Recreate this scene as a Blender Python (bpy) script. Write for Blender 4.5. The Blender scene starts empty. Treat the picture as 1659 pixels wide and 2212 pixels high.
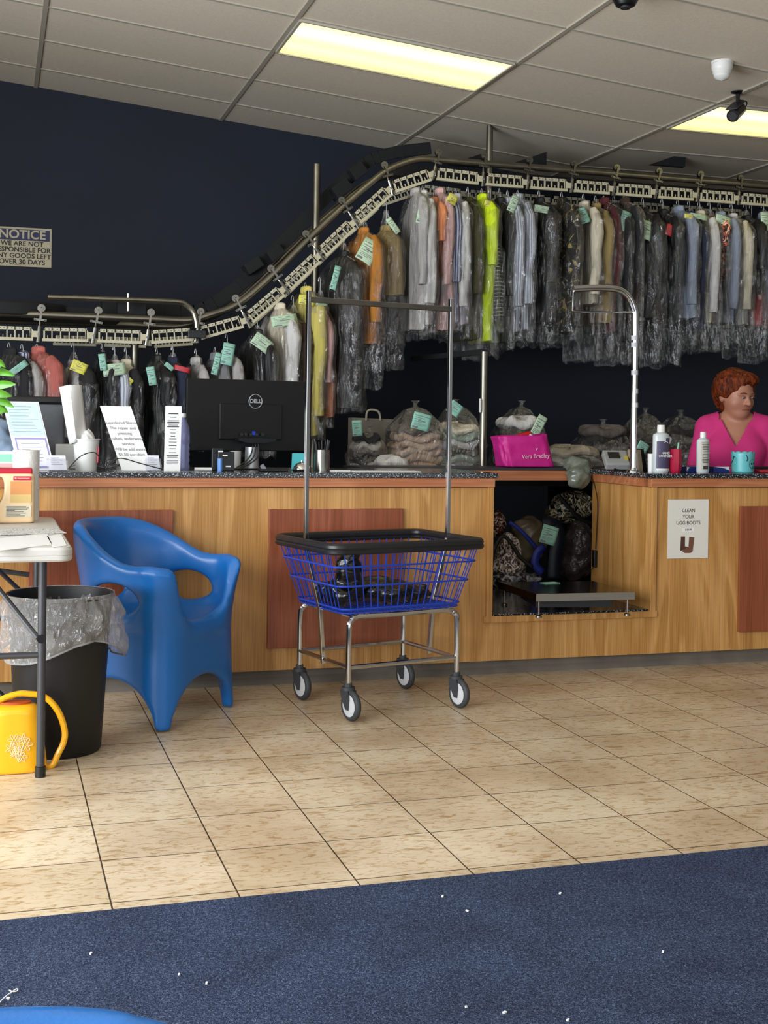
import bpy, math, random
import numpy as np
from mathutils import Vector, Matrix, noise
C=bpy.context.scene.collection
sc=bpy.context.scene
PI=math.pi
rnd=random.Random(7)
# ---------------------------------------------------------------- camera
F,CX,CY,H=2733.,829.5,943.,1.15
def _rot(y,p,r):
    cy,sy=np.cos(y),np.sin(y);cp,sp=np.cos(p),np.sin(p);cr,sr=np.cos(r),np.sin(r)
    fwd=np.array([sy*cp,cy*cp,sp]);right=np.array([cy,-sy,0.]);up=np.cross(right,fwd)
    return np.array([cr*right+sr*up,-(-sr*right+cr*up),fwd])
CM=_rot(*np.radians([17.10,-0.46,0.79]));CO=np.array([0,0,H])
def _ray(x,y): return CM.T@np.array([(x-CX)/F,(y-CY)/F,1.])
def P(x,y,Y):
    d=_ray(x,y);return Vector(CO+d*Y/d[1])
def PZ(x,y,z):
    d=_ray(x,y);return Vector(CO+d*(z-H)/d[2])
def depth(v): return float((CM@(np.array(v)-CO))[2])
cam=bpy.data.cameras.new('camera');co=bpy.data.objects.new('camera',cam);C.objects.link(co)
R=Matrix(((CM[0][0],-CM[1][0],-CM[2][0]),(CM[0][1],-CM[1][1],-CM[2][1]),(CM[0][2],-CM[1][2],-CM[2][2])))
co.matrix_world=Matrix.Translation((0,0,H))@R.to_4x4()
cam.sensor_fit='VERTICAL';cam.sensor_height=36;cam.sensor_width=27;cam.lens=F/2212*36
cam.shift_y=(CY-1106)/2212;cam.clip_end=60;cam.clip_start=.02
sc.camera=co
# ---------------------------------------------------------------- materials
MATS={}
def lin(c):
    return tuple((x/12.92 if x<=.04045 else ((x+.055)/1.055)**2.4) for x in c)
def hx(s): return lin(tuple(int(s[i:i+2],16)/255 for i in (0,2,4)))
def M(name,col,rough=.5,metal=0.,spec=.5,var=None,bump=None,emit=None,coat=0,trans=0,stretch=None,alpha=1,sss=0):
    if name in MATS: return MATS[name]
    m=bpy.data.materials.new(name);m.use_nodes=True;N=m.node_tree.nodes;L=m.node_tree.links
    b=N['Principled BSDF'];c=hx(col) if isinstance(col,str) else col
    b.inputs['Base Color'].default_value=(*c,1);b.inputs['Roughness'].default_value=rough
    b.inputs['Metallic'].default_value=metal;b.inputs['Specular IOR Level'].default_value=spec
    b.inputs['Coat Weight'].default_value=coat;b.inputs['Transmission Weight'].default_value=trans
    b.inputs['Alpha'].default_value=alpha
    tc=N.new('ShaderNodeTexCoord');mp=N.new('ShaderNodeMapping');L.new(tc.outputs['Object'],mp.inputs[0])
    if stretch: mp.inputs['Scale'].default_value=stretch
    if var:
        n=N.new('ShaderNodeTexNoise');n.inputs['Scale'].default_value=var[0];n.inputs['Detail'].default_value=5
        L.new(mp.outputs[0],n.inputs['Vector'])
        r=N.new('ShaderNodeValToRGB');a=var[1]
        r.color_ramp.elements[0].position=.3;r.color_ramp.elements[1].position=.7
        c2=hx(var[2]) if len(var)>2 else tuple(x*(1-a) for x in c)
        r.color_ramp.elements[0].color=(*c2,1);r.color_ramp.elements[1].color=(*[min(1,x*(1+a*.5)) for x in c],1)
        L.new(n.outputs[0],r.inputs[0]);L.new(r.outputs[0],b.inputs['Base Color'])
    if bump:
        n=N.new('ShaderNodeTexNoise');n.inputs['Scale'].default_value=bump[0];n.inputs['Detail'].default_value=4
        L.new(mp.outputs[0],n.inputs['Vector']);bu=N.new('ShaderNodeBump');bu.inputs['Strength'].default_value=bump[1]
        bu.inputs['Distance'].default_value=bump[2] if len(bump)>2 else .01
        L.new(n.outputs[0],bu.inputs['Height']);L.new(bu.outputs[0],b.inputs['Normal'])
    if emit:
        b.inputs['Emission Color'].default_value=(*c,1);b.inputs['Emission Strength'].default_value=emit
    MATS[name]=m;return m
def nodes(name):
    m=bpy.data.materials.new(name);m.use_nodes=True;MATS[name]=m
    return m,m.node_tree.nodes,m.node_tree.links
def wood(name,c1,c2,c3,seed,rough=.38,horiz=False):
    m,N,L=nodes(name);b=N['Principled BSDF'];b.inputs['Roughness'].default_value=rough
    tc=N.new('ShaderNodeTexCoord');mp=N.new('ShaderNodeMapping');L.new(tc.outputs['Object'],mp.inputs[0])
    mp.inputs['Location'].default_value=(seed,seed*.7,seed*.3)
    mp.inputs['Scale'].default_value=(1,1,.13) if not horiz else (.13,1,1)
    n=N.new('ShaderNodeTexNoise');n.inputs['Scale'].default_value=2.6;n.inputs['Detail'].default_value=3;n.inputs['Distortion'].default_value=.9
    L.new(mp.outputs[0],n.inputs['Vector'])
    mu=N.new('ShaderNodeMath');mu.operation='MULTIPLY';mu.inputs[1].default_value=7;L.new(n.outputs[0],mu.inputs[0])
    fr=N.new('ShaderNodeMath');fr.operation='FRACT';L.new(mu.outputs[0],fr.inputs[0])
    r=N.new('ShaderNodeValToRGB');cr=r.color_ramp;cr.elements[0].position=0;cr.elements[0].color=(*hx(c1),1)
    cr.elements[1].position=1;cr.elements[1].color=(*hx(c1),1)
    e=cr.elements.new(.55);e.color=(*hx(c2),1);e=cr.elements.new(.85);e.color=(*hx(c2),1)
    L.new(fr.outputs[0],r.inputs[0])
    mp2=N.new('ShaderNodeMapping');L.new(tc.outputs['Object'],mp2.inputs[0])
    mp2.inputs['Scale'].default_value=(1,1,.02) if not horiz else (.02,1,1)
    n2=N.new('ShaderNodeTexNoise');n2.inputs['Scale'].default_value=160;n2.inputs['Detail'].default_value=3;L.new(mp2.outputs[0],n2.inputs['Vector'])
    mx=N.new('ShaderNodeMix');mx.data_type='RGBA';mx.blend_type='MULTIPLY';mx.inputs[0].default_value=.38
    rr=N.new('ShaderNodeValToRGB');rr.color_ramp.elements[0].position=.35;rr.color_ramp.elements[0].color=(*hx(c3),1)
    rr.color_ramp.elements[1].position=.6;rr.color_ramp.elements[1].color=(1,1,1,1)
    L.new(n2.outputs[0],rr.inputs[0]);L.new(r.outputs[0],mx.inputs[6]);L.new(rr.outputs[0],mx.inputs[7])
    L.new(mx.outputs[2],b.inputs['Base Color']);return m
PLY=wood('plywood','cc9c5e','b58446','a8895e',3)
RED=wood('red_plywood','985539','874728','94765e',8)
TRIM=wood('trim_wood','bf7f55','ae6c45','907060',5,horiz=True)
def tilemat():
    m,N,L=nodes('floor_tile');b=N['Principled BSDF']
    tc=N.new('ShaderNodeTexCoord');mp=N.new('ShaderNodeMapping');L.new(tc.outputs['Object'],mp.inputs[0])
    s=.3043;mp.inputs['Location'].default_value=(-.278+10*s,-3.987+20*s,0)
    br=N.new('ShaderNodeTexBrick');br.offset=0;br.squash=1;br.inputs['Scale'].default_value=1
    br.inputs['Brick Width'].default_value=s;br.inputs['Row Height'].default_value=s;br.inputs['Mortar Size'].default_value=.0022
    br.inputs['Mortar Smooth'].default_value=.1;br.inputs['Bias'].default_value=0
    br.inputs['Color1'].default_value=(*hx('d8cbb4'),1);br.inputs['Color2'].default_value=(*hx('cdbfa6'),1);br.inputs['Mortar'].default_value=(*hx('4a3a2c'),1)
    L.new(mp.outputs[0],br.inputs[0])
    m2=N.new('ShaderNodeMapping');m2.inputs['Scale'].default_value=(1,2.2,1);L.new(tc.outputs['Object'],m2.inputs[0])
    n=N.new('ShaderNodeTexNoise');n.inputs['Scale'].default_value=22;n.inputs['Detail'].default_value=7;n.inputs['Roughness'].default_value=.62;n.inputs['Distortion'].default_value=1.2
    L.new(m2.outputs[0],n.inputs[0])
    r=N.new('ShaderNodeValToRGB');cr=r.color_ramp;cr.elements[0].position=.36;cr.elements[0].color=(*hx('d4c0a2'),1);cr.elements[1].position=.5;cr.elements[1].color=(*hx('fbf8f2'),1)
    L.new(n.outputs[0],r.inputs[0])
    n3=N.new('ShaderNodeTexNoise');n3.inputs['Scale'].default_value=2.2;n3.inputs['Detail'].default_value=3;L.new(tc.outputs['Object'],n3.inputs[0])
    r3=N.new('ShaderNodeValToRGB');r3.color_ramp.elements[0].position=.35;r3.color_ramp.elements[0].color=(*hx('d8ccc0'),1);r3.color_ramp.elements[1].position=.62;r3.color_ramp.elements[1].color=(1,1,1,1)
    L.new(n3.outputs[0],r3.inputs[0])
    mx=N.new('ShaderNodeMix');mx.data_type='RGBA';mx.blend_type='MULTIPLY';mx.inputs[0].default_value=1
    L.new(br.outputs[0],mx.inputs[6]);L.new(r.outputs[0],mx.inputs[7])
    my=N.new('ShaderNodeMix');my.data_type='RGBA';my.blend_type='MULTIPLY';my.inputs[0].default_value=.8
    L.new(mx.outputs[2],my.inputs[6]);L.new(r3.outputs[0],my.inputs[7]);L.new(my.outputs[2],b.inputs['Base Color'])
    b.inputs['Roughness'].default_value=.36;b.inputs['Specular IOR Level'].default_value=.35
    bu=N.new('ShaderNodeBump');bu.inputs['Strength'].default_value=.5;bu.inputs['Distance'].default_value=.003;bu.invert=True
    L.new(br.outputs['Fac'],bu.inputs['Height']);L.new(bu.outputs[0],b.inputs['Normal'])
    return m
TILE=tilemat()
def carpetmat():
    m,N,L=nodes('carpet_pile');b=N['Principled BSDF'];b.inputs['Roughness'].default_value=.95;b.inputs['Specular IOR Level'].default_value=.15
    tc=N.new('ShaderNodeTexCoord')
    n=N.new('ShaderNodeTexNoise');n.inputs['Scale'].default_value=230;n.inputs['Detail'].default_value=3;n.inputs['Distortion'].default_value=1.5;L.new(tc.outputs['Object'],n.inputs[0])
    r=N.new('ShaderNodeValToRGB');cr=r.color_ramp;cr.elements[0].position=.36;cr.elements[0].color=(*hx('1b2438'),1);cr.elements[1].position=.68;cr.elements[1].color=(*hx('68758f'),1)
    e=cr.elements.new(.5);e.color=(*hx('2f3a54'),1);L.new(n.outputs[0],r.inputs[0])
    n2=N.new('ShaderNodeTexNoise');n2.inputs['Scale'].default_value=5;n2.inputs['Detail'].default_value=4;L.new(tc.outputs['Object'],n2.inputs[0])
    r2=N.new('ShaderNodeValToRGB');r2.color_ramp.elements[0].position=.3;r2.color_ramp.elements[0].color=(.72,.7,.72,1);r2.color_ramp.elements[1].position=.65;r2.color_ramp.elements[1].color=(1,1,1,1)
    L.new(n2.outputs[0],r2.inputs[0]);mx=N.new('ShaderNodeMix');mx.data_type='RGBA';mx.blend_type='MULTIPLY';mx.inputs[0].default_value=1
    L.new(r.outputs[0],mx.inputs[6]);L.new(r2.outputs[0],mx.inputs[7]);L.new(mx.outputs[2],b.inputs['Base Color'])
    bu=N.new('ShaderNodeBump');bu.inputs['Strength'].default_value=.9;bu.inputs['Distance'].default_value=.006;L.new(n.outputs[0],bu.inputs['Height']);L.new(bu.outputs[0],b.inputs['Normal'])
    return m
CARPET=carpetmat()
def granite():
    m,N,L=nodes('speckled_granite');b=N['Principled BSDF'];b.inputs['Roughness'].default_value=.14
    tc=N.new('ShaderNodeTexCoord');v=N.new('ShaderNodeTexNoise');v.inputs['Scale'].default_value=170;v.inputs['Detail'].default_value=2;L.new(tc.outputs['Object'],v.inputs[0])
    r=N.new('ShaderNodeValToRGB');cr=r.color_ramp;cr.elements[0].position=.56;cr.elements[0].color=(*hx('15181d'),1);cr.elements[1].position=.66;cr.elements[1].color=(*hx('b9c0c4'),1)
    L.new(v.outputs[0],r.inputs[0]);L.new(r.outputs[0],b.inputs['Base Color']);return m
GRAN=granite()
def plastic_wrap(name,tint,fac,bscale,milky=.06):
    m,N,L=nodes(name);N.remove(N['Principled BSDF']);out=N['Material Output']
    t=N.new('ShaderNodeBsdfTransparent');t.inputs[0].default_value=(*tint,1)
    g=N.new('ShaderNodeBsdfGlossy');g.inputs['Roughness'].default_value=.08;g.inputs[0].default_value=(1,1,1,1)
    d=N.new('ShaderNodeBsdfDiffuse');d.inputs[0].default_value=(.8,.8,.78,1)
    tc=N.new('ShaderNodeTexCoord');mp=N.new('ShaderNodeMapping');mp.inputs['Scale'].default_value=(1,1,.45);L.new(tc.outputs['Object'],mp.inputs[0])
    n=N.new('ShaderNodeTexNoise');n.inputs['Scale'].default_value=bscale;n.inputs['Detail'].default_value=5;n.inputs['Distortion'].default_value=1.8;L.new(mp.outputs[0],n.inputs[0])
    bu=N.new('ShaderNodeBump');bu.inputs['Strength'].default_value=1;bu.inputs['Distance'].default_value=.05;L.new(n.outputs[0],bu.inputs['Height']);L.new(bu.outputs[0],g.inputs['Normal'])
    fr=N.new('ShaderNodeLayerWeight');fr.inputs[0].default_value=.25;L.new(bu.outputs[0],fr.inputs['Normal'])
    mr=N.new('ShaderNodeMapRange');mr.inputs['To Min'].default_value=fac;mr.inputs['To Max'].default_value=.48;L.new(fr.outputs['Fresnel'],mr.inputs[0])
    a=N.new('ShaderNodeMixShader');L.new(mr.outputs[0],a.inputs[0]);L.new(t.outputs[0],a.inputs[1]);L.new(g.outputs[0],a.inputs[2])
    b=N.new('ShaderNodeMixShader');b.inputs[0].default_value=milky;L.new(a.outputs[0],b.inputs[1]);L.new(d.outputs[0],b.inputs[2])
    L.new(b.outputs[0],out.inputs[0]);return m
WRAP=plastic_wrap('clear_garment_plastic',(.98,.98,.975),.06,12,.008)
LINER=plastic_wrap('bin_liner_plastic',(.86,.86,.86),.10,26,.16)
ACRYL=plastic_wrap('clear_acrylic',(.95,.97,.98),.08,2,.02)
def checker(name,c1,c2,scale,c3=None,rough=.4,thr=.5,metal=0):
    m,N,L=nodes(name);b=N['Principled BSDF'];b.inputs['Roughness'].default_value=rough;b.inputs['Metallic'].default_value=metal
    tc=N.new('ShaderNodeTexCoord');n=N.new('ShaderNodeTexNoise');n.inputs['Scale'].default_value=scale;n.inputs['Detail'].default_value=3;n.inputs['Distortion'].default_value=2.5;L.new(tc.outputs['Object'],n.inputs[0])
    r=N.new('ShaderNodeValToRGB');cr=r.color_ramp;cr.interpolation='CONSTANT';cr.elements[0].color=(*hx(c1),1);cr.elements[1].position=thr;cr.elements[1].color=(*hx(c2),1)
    if c3: e=cr.elements.new(thr+.08);e.color=(*hx(c3),1)
    L.new(n.outputs[0],r.inputs[0]);L.new(r.outputs[0],b.inputs['Base Color'])
    bu=N.new('ShaderNodeBump');bu.inputs['Strength'].default_value=.12;L.new(n.outputs[0],bu.inputs['Height']);L.new(bu.outputs[0],b.inputs['Normal']);return m
def stripes(name,c1,c2,scale,axis='X',rough=.8,duty=.5):
    m,N,L=nodes(name);b=N['Principled BSDF'];b.inputs['Roughness'].default_value=rough
    tc=N.new('ShaderNodeTexCoord');w=N.new('ShaderNodeTexWave');w.bands_direction=axis;w.inputs['Scale'].default_value=scale;w.inputs['Distortion'].default_value=.15;L.new(tc.outputs['Object'],w.inputs[0])
    r=N.new('ShaderNodeValToRGB');r.color_ramp.elements[0].position=duty-.05;r.color_ramp.elements[1].position=duty+.05
    r.color_ramp.elements[0].color=(*hx(c1),1);r.color_ramp.elements[1].color=(*hx(c2),1);L.new(w.outputs[0],r.inputs[0]);L.new(r.outputs[0],b.inputs['Base Color']);return m
CHROME=M('chrome','cfcfcf',.12,1)
STEEL=M('brushed_steel','86837a',.3,1,var=(20,.2))
RAILM=M('rail_steel','8f8a7c',.34,1,var=(9,.25))
CREAM=M('cream_plastic','c2bb9f',.45,var=(14,.12))
BLACK=M('black_plastic','0b0b0d',.35)
BLACKM=M('matte_black','0c0d10',.8)
DARKM=M('dark_grey_metal','3c3c3e',.45,.6)
WHITE=M('white_paper','e4e4e2',.7)
WHITEP=M('white_plastic','dcdcd8',.4)
INK=M('black_ink','1c1c20',.7)
GREYI=M('grey_ink','77777c',.8)
RUBBER=M('grey_rubber','35373a',.6)
# ---------------------------------------------------------------- mesh builder
class MB:
    def __init__(s): s.v=[];s.f=[]
    def add(s,v,f):
        o=len(s.v);s.v+=[Vector(p) for p in v];s.f+=[tuple(i+o for i in q) for q in f];return s
    def box(s,c,d,R=None):
        c=Vector(c);h=Vector(d)/2;v=[]
        for z in(-1,1):
            for y in(-1,1):
                for x in(-1,1):
                    p=Vector((x*h.x,y*h.y,z*h.z));v.append(c+(R@p if R else p))
        return s.add(v,[(0,2,3,1),(4,5,7,6),(0,1,5,4),(2,6,7,3),(0,4,6,2),(1,3,7,5)])
    def bar(s,a,b,w,d,up=Vector((0,0,1))):
        a=Vector(a);b=Vector(b);x=(b-a).normalized();y=up.cross(x)
        if y.length<1e-4:y=Vector((1,0,0)).cross(x)
        y.normalize();z=x.cross(y);R=Matrix((x,y,z)).transposed()
        return s.box((a+b)/2,((b-a).length,w,d),R)
    def tube(s,pts,r,n=8,closed=False,cap=True):
        pts=[Vector(p) for p in pts];m=len(pts);rs=r if isinstance(r,(list,tuple)) else [r]*m
        v=[];f=[];u=None
        for i in range(m):
            a=pts[(i-1)%m] if (closed or i>0) else pts[i];b=pts[(i+1)%m] if (closed or i<m-1) else pts[i]
            t=(b-a)
            t=t.normalized() if t.length>1e-9 else Vector((0,0,1))
            if u is None:
                u=t.orthogonal().normalized()
            else:
                u=(u-t*u.dot(t))
                u=u.normalized() if u.length>1e-6 else t.orthogonal().normalized()
            w=t.cross(u)
            for k in range(n):
                an=2*PI*k/n;v.append(pts[i]+(u*math.cos(an)+w*math.sin(an))*rs[i])
        for i in range(m if closed else m-1):
            j=(i+1)%m
            for k in range(n):
                l=(k+1)%n;f.append((i*n+k,i*n+l,j*n+l,j*n+k))
        if cap and not closed:
            f.append(tuple(range(n))[::-1]);f.append(tuple((m-1)*n+k for k in range(n)))
        return s.add(v,f)
    def lathe(s,prof,c=(0,0,0),n=24,R=None,sx=1,sy=1):
        c=Vector(c);v=[];f=[]
        for r,z in prof:
            for k in range(n):
                a=2*PI*k/n;p=Vector((max(r,1e-4)*math.cos(a)*sx,max(r,1e-4)*math.sin(a)*sy,z));v.append(c+(R@p if R else p))
        for i in range(len(prof)-1):
            for k in range(n):
                l=(k+1)%n;f.append((i*n+k,i*n+l,(i+1)*n+l,(i+1)*n+k))
        return s.add(v,f)
    def grid(s,fn,nu,nv,closeu=False):
        v=[fn(i/(nu if closeu else nu-1),j/(nv-1)) for j in range(nv) for i in range(nu)];f=[]
        for j in range(nv-1):
            for i in range(nu if closeu else nu-1):
                k=(i+1)%nu;f.append((j*nu+i,j*nu+k,(j+1)*nu+k,(j+1)*nu+i))
        return s.add(v,f)
    def prism(s,poly,o,ux,uy,d):
        o=Vector(o);ux=Vector(ux);uy=Vector(uy);d=Vector(d);n=len(poly)
        v=[o+ux*a+uy*b for a,b in poly];v+=[p+d for p in v]
        f=[tuple(range(n)),tuple(range(n,2*n))[::-1]]+[(i,i+n,(i+1)%n+n,(i+1)%n) for i in range(n)]
        return s.add(v,f)
    def disc(s,c,ax,r,d,n=16):
        c=Vector(c);ax=Vector(ax).normalized()
        return s.tube([c-ax*d/2,c+ax*d/2],r,n)
    def build(s,name,mat,parent=None,smooth=True,off=None,bevel=0,local=False,solid=0,sub=0,ang=35):
        me=bpy.data.meshes.new(name)
        o=bpy.data.objects.new(name,me);C.objects.link(o)
        base=Vector((0,0,0))
        if parent is not None:
            o.parent=parent
            if not local: base=Vector(parent.get('_o',(0,0,0)))
            o['_o']=list(base)
        elif off is not None:
            base=Vector(off);o.location=base;o['_o']=list(base)
        me.from_pydata([tuple(p-base) for p in s.v],[],s.f)
        for mm in (mat if isinstance(mat,list) else [mat]): me.materials.append(mm)
        import bmesh
        bm=bmesh.new();bm.from_mesh(me);bmesh.ops.recalc_face_normals(bm,faces=bm.faces[:]);bm.to_mesh(me);bm.free()
        if smooth:
            me.polygons.foreach_set('use_smooth',[True]*len(me.polygons))
            me.set_sharp_from_angle(angle=math.radians(ang))
        if solid:
            q=o.modifiers.new('s','SOLIDIFY');q.thickness=solid;q.offset=0
        if bevel:
            q=o.modifiers.new('b','BEVEL');q.width=bevel;q.segments=2;q.limit_method='ANGLE'
        if sub:
            q=o.modifiers.new('u','SUBSURF');q.levels=sub;q.render_levels=sub
        return o
def tag(o,label,cat,group=None):
    o['label']=label;o['category']=cat
    if group:o['group']=group
    return o
def thing(name,label,cat,loc=(0,0,0),rz=0,group=None):
    o=bpy.data.objects.new(name,None);C.objects.link(o);o.location=loc;o.rotation_euler=(0,0,rz)
    o['_o']=list(loc);o.empty_display_size=.05;return tag(o,label,cat,group)
def struct(o): o['kind']='structure';return o
def text(s,size,loc,ux,uy,mat,parent,name='lettering',depth=.0008,align='CENTER',bold=0,wx=1,local=False):
    cu=bpy.data.curves.new(name,'FONT');cu.body=s;cu.size=size;cu.extrude=depth;cu.align_x=align;cu.align_y='CENTER';cu.offset=bold;cu.space_line=.95
    t=bpy.data.objects.new('t',cu);C.objects.link(t);bpy.context.view_layer.update()
    me=bpy.data.meshes.new_from_object(t.evaluated_get(bpy.context.evaluated_depsgraph_get()));bpy.data.objects.remove(t);bpy.data.curves.remove(cu)
    ux=Vector(ux).normalized();uy=Vector(uy).normalized();uz=ux.cross(uy)
    mb=MB();loc=Vector(loc)
    mb.add([loc+ux*v.co.x*wx+uy*v.co.y+uz*v.co.z for v in me.vertices],[tuple(p.vertices) for p in me.polygons])
    bpy.data.meshes.remove(me)
    return mb.build(name,mat,parent,smooth=False,local=local)
# ---------------------------------------------------------------- implicit surfaces (surface nets)
def nets(f,lo,hi,h):
    lo=np.array(lo,float);hi=np.array(hi,float);n=np.ceil((hi-lo)/h).astype(int)+1
    ax=[lo[i]+h*np.arange(n[i]) for i in range(3)]
    X,Y,Z=np.meshgrid(*ax,indexing='ij');V=f(X,Y,Z)
    S=V<0;nx,ny,nz=n-1
    acc=np.zeros((nx,ny,nz,3));cnt=np.zeros((nx,ny,nz))
    cor=[(i,j,k) for i in(0,1) for j in(0,1) for k in(0,1)]
    sl=lambda A,c:A[c[0]:c[0]+nx,c[1]:c[1]+ny,c[2]:c[2]+nz]
    for a in cor:
        for d in range(3):
            if a[d]: continue
            b=list(a);b[d]=1;va=sl(V,a);vb=sl(V,b);m=sl(S,a)!=sl(S,b)
            t=np.where(m,va/np.where(va-vb==0,1,va-vb),0)
            for e in range(3):
                acc[...,e]+=np.where(m,a[e]+(t if e==d else 0),0)
            cnt+=m
    act=cnt>0;idx=-np.ones((nx,ny,nz),int);idx[act]=np.arange(act.sum())
    I=np.argwhere(act);pts=lo+(I+acc[act]/cnt[act][:,None])*h
    fs=[]
    for d in range(3):
        e1,e2=[(1,2),(2,0),(0,1)][d]
        A=S.take(range(0,S.shape[d]-1),axis=d);B=S.take(range(1,S.shape[d]),axis=d)
        for p in np.argwhere(A!=B):
            q=p.copy()
            if q[e1]==0 or q[e2]==0 or q[e1]>=(nx,ny,nz)[e1] or q[e2]>=(nx,ny,nz)[e2]: continue
            c=[]
            for u,w in((0,0),(1,0),(1,1),(0,1)):
                r=q.copy();r[e1]-=u;r[e2]-=w;c.append(int(idx[tuple(r)]))
            fs.append(tuple(c))
    return pts,fs
def smin(a,b,k): 
    h=np.clip(.5+.5*(b-a)/k,0,1);return b*(1-h)+a*h-k*h*(1-h)
def smax(a,b,k): return -smin(-a,-b,k)
def caps(X,Y,Z,a,b,ra,rb):
    a=np.array(a,float);b=np.array(b,float);d=b-a
    t=np.clip(((X-a[0])*d[0]+(Y-a[1])*d[1]+(Z-a[2])*d[2])/(d@d),0,1)
    return np.sqrt((X-a[0]-t*d[0])**2+(Y-a[1]-t*d[1])**2+(Z-a[2]-t*d[2])**2)-(ra+(rb-ra)*t)
def ell(X,Y,Z,c,r):
    k=np.sqrt(((X-c[0])/r[0])**2+((Y-c[1])/r[1])**2+((Z-c[2])/r[2])**2)
    return (k-1)*min(r)
def netmesh(name,f,lo,hi,h,mat,parent,local=True,off=None,smooth_it=2,keep=None,solid=0):
    p,fs=nets(f,lo,hi,h)
    mb=MB();mb.v=[Vector(x) for x in p];mb.f=fs
    if keep is not None:
        c=p[np.array(fs)].mean(1);k=keep(c);mb.f=[q for q,z in zip(fs,k) if z]
    o=mb.build(name,mat,parent,local=local,ang=180,solid=solid)
    if off is not None: o.location=off
    if keep is not None:
        import bmesh
        bm=bmesh.new();bm.from_mesh(o.data);bmesh.ops.delete(bm,geom=[v for v in bm.verts if not v.link_faces],context='VERTS');bm.to_mesh(o.data);bm.free()
    if smooth_it:
        q=o.modifiers.new('sm','SMOOTH');q.factor=.5;q.iterations=smooth_it
        if solid: 
            o.modifiers.move(1,0)
    return o
def bez(pts,n=8):
    # catmull-rom through pts
    pts=[Vector(p) for p in pts];out=[]
    for i in range(len(pts)-1):
        p0=pts[max(i-1,0)];p1=pts[i];p2=pts[i+1];p3=pts[min(i+2,len(pts)-1)]
        for k in range(n):
            t=k/n;out.append(.5*((2*p1)+(p2-p0)*t+(2*p0-5*p1+4*p2-p3)*t*t+(3*p1-p0-3*p2+p3)*t**3))
    return out+[pts[-1]]
LE,FE,FE2,LENSE,EXPO=480,40,38,.8,.55
# ================================================================= the room
YC=5.46      # front face of the counter
WY=8.57      # rear wall
TOPZ=3.0
CEIL0=3.33   # ceiling height above x=.23 (slopes down towards x=3.86, level beyond)
GX,GY=.23,6.28
TILT=math.tan(math.radians(5.2))
def cz(x): return CEIL0-(min(x,GX+3*1.2142)-GX)*TILT if x<GX+3*1.2142 else CEIL0-3*1.2142*TILT
KX=GX+3*1.2142
mb=MB();mb.box((2.2,3.,-.05),(9.6,12.4,.1));struct(mb.build('floor',TILE,smooth=False))
CEILM=M('ceiling_panel','dbcfbb',.9,var=(60,.06),bump=(240,.25,.004))
BAR=M('ceiling_bar','aea798',.6)
mb=MB()
x0,x1,y0,y1=-2.6,7.,-3.2,WY+.1
lx=[GX+i*1.2142 for i in range(-2,6)]
ly=[GY+k*.6096 for k in range(-15,4)]
pts=[(x0,cz(x0)),(KX,cz(KX)),(x1,cz(x1))]
for (a,za),(b,zb) in zip(pts[:-1],pts[1:]):
    mb.add([(a,y0,za),(b,y0,zb),(b,y1,zb),(a,y1,za),(a,y0,za+.1),(b,y0,zb+.1),(b,y1,zb+.1),(a,y1,za+.1)],[(0,1,2,3),(4,5,6,7),(0,1,5,4),(2,3,7,6),(0,3,7,4),(1,2,6,5)])
ceil=struct(mb.build('ceiling',CEILM,smooth=False))
mb=MB()
for x in lx:
    mb.bar((x,y0,cz(x)-.002),(x,WY,cz(x)-.002),.026,.012)
for y in ly:
    for (a,za),(b,zb) in zip(pts[:-1],pts[1:]):
        mb.bar((a,y,za-.001),(b,y,zb-.001),.022,.009)
mb.build('ceiling_grid',BAR,ceil,smooth=False)
NAVY=M('navy_wall_paint','151d2b',.8,var=(1.2,.12),bump=(120,.08,.003))
DARKW=M('dark_stockroom_paint','14181f',.8)
IVORY=M('ivory_wall_paint','8d8a84',.8)
mb=MB();mb.box((2.2,WY+.05,1.75),(9.6,.1,3.9));struct(mb.build('wall_back',NAVY,smooth=False))
mb=MB();mb.box((7.05,3.,1.75),(.1,12.4,3.9));struct(mb.build('wall_right',IVORY,smooth=False))
# left wall with a wide shop window, front wall with two
def wall_open(name,along,pos,a0,a1,ops,mat):
    mb=MB()
    def bx(u0,u1,z0,z1):
        if u1-u0<1e-3 or z1-z0<1e-3:return
        c=((u0+u1)/2,(z0+z1)/2)
        if along=='Y': mb.box((pos,c[0],c[1]),(.1,u1-u0,z1-z0))
        else: mb.box((c[0],pos,c[1]),(u1-u0,.1,z1-z0))
    u=a0
    for (p,q,z0,z1) in ops:
        bx(u,p,-.1,3.75);bx(p,q,-.1,z0);bx(p,q,z1,3.75);u=q
    bx(u,a1,-.1,3.75);struct(mb.build(name,mat,smooth=False))
FR=M('window_aluminium','8a8a88',.4,.8)
GL,N_,L_=nodes('window_glass');N_.remove(N_['Principled BSDF'])
t=N_.new('ShaderNodeBsdfTransparent');g=N_.new('ShaderNodeBsdfGlossy');g.inputs['Roughness'].default_value=.02
mx=N_.new('ShaderNodeMixShader');mx.inputs[0].default_value=.05;L_.new(t.outputs[0],mx.inputs[1]);L_.new(g.outputs[0],mx.inputs[2]);L_.new(mx.outputs[0],N_['Material Output'].inputs[0])
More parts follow.
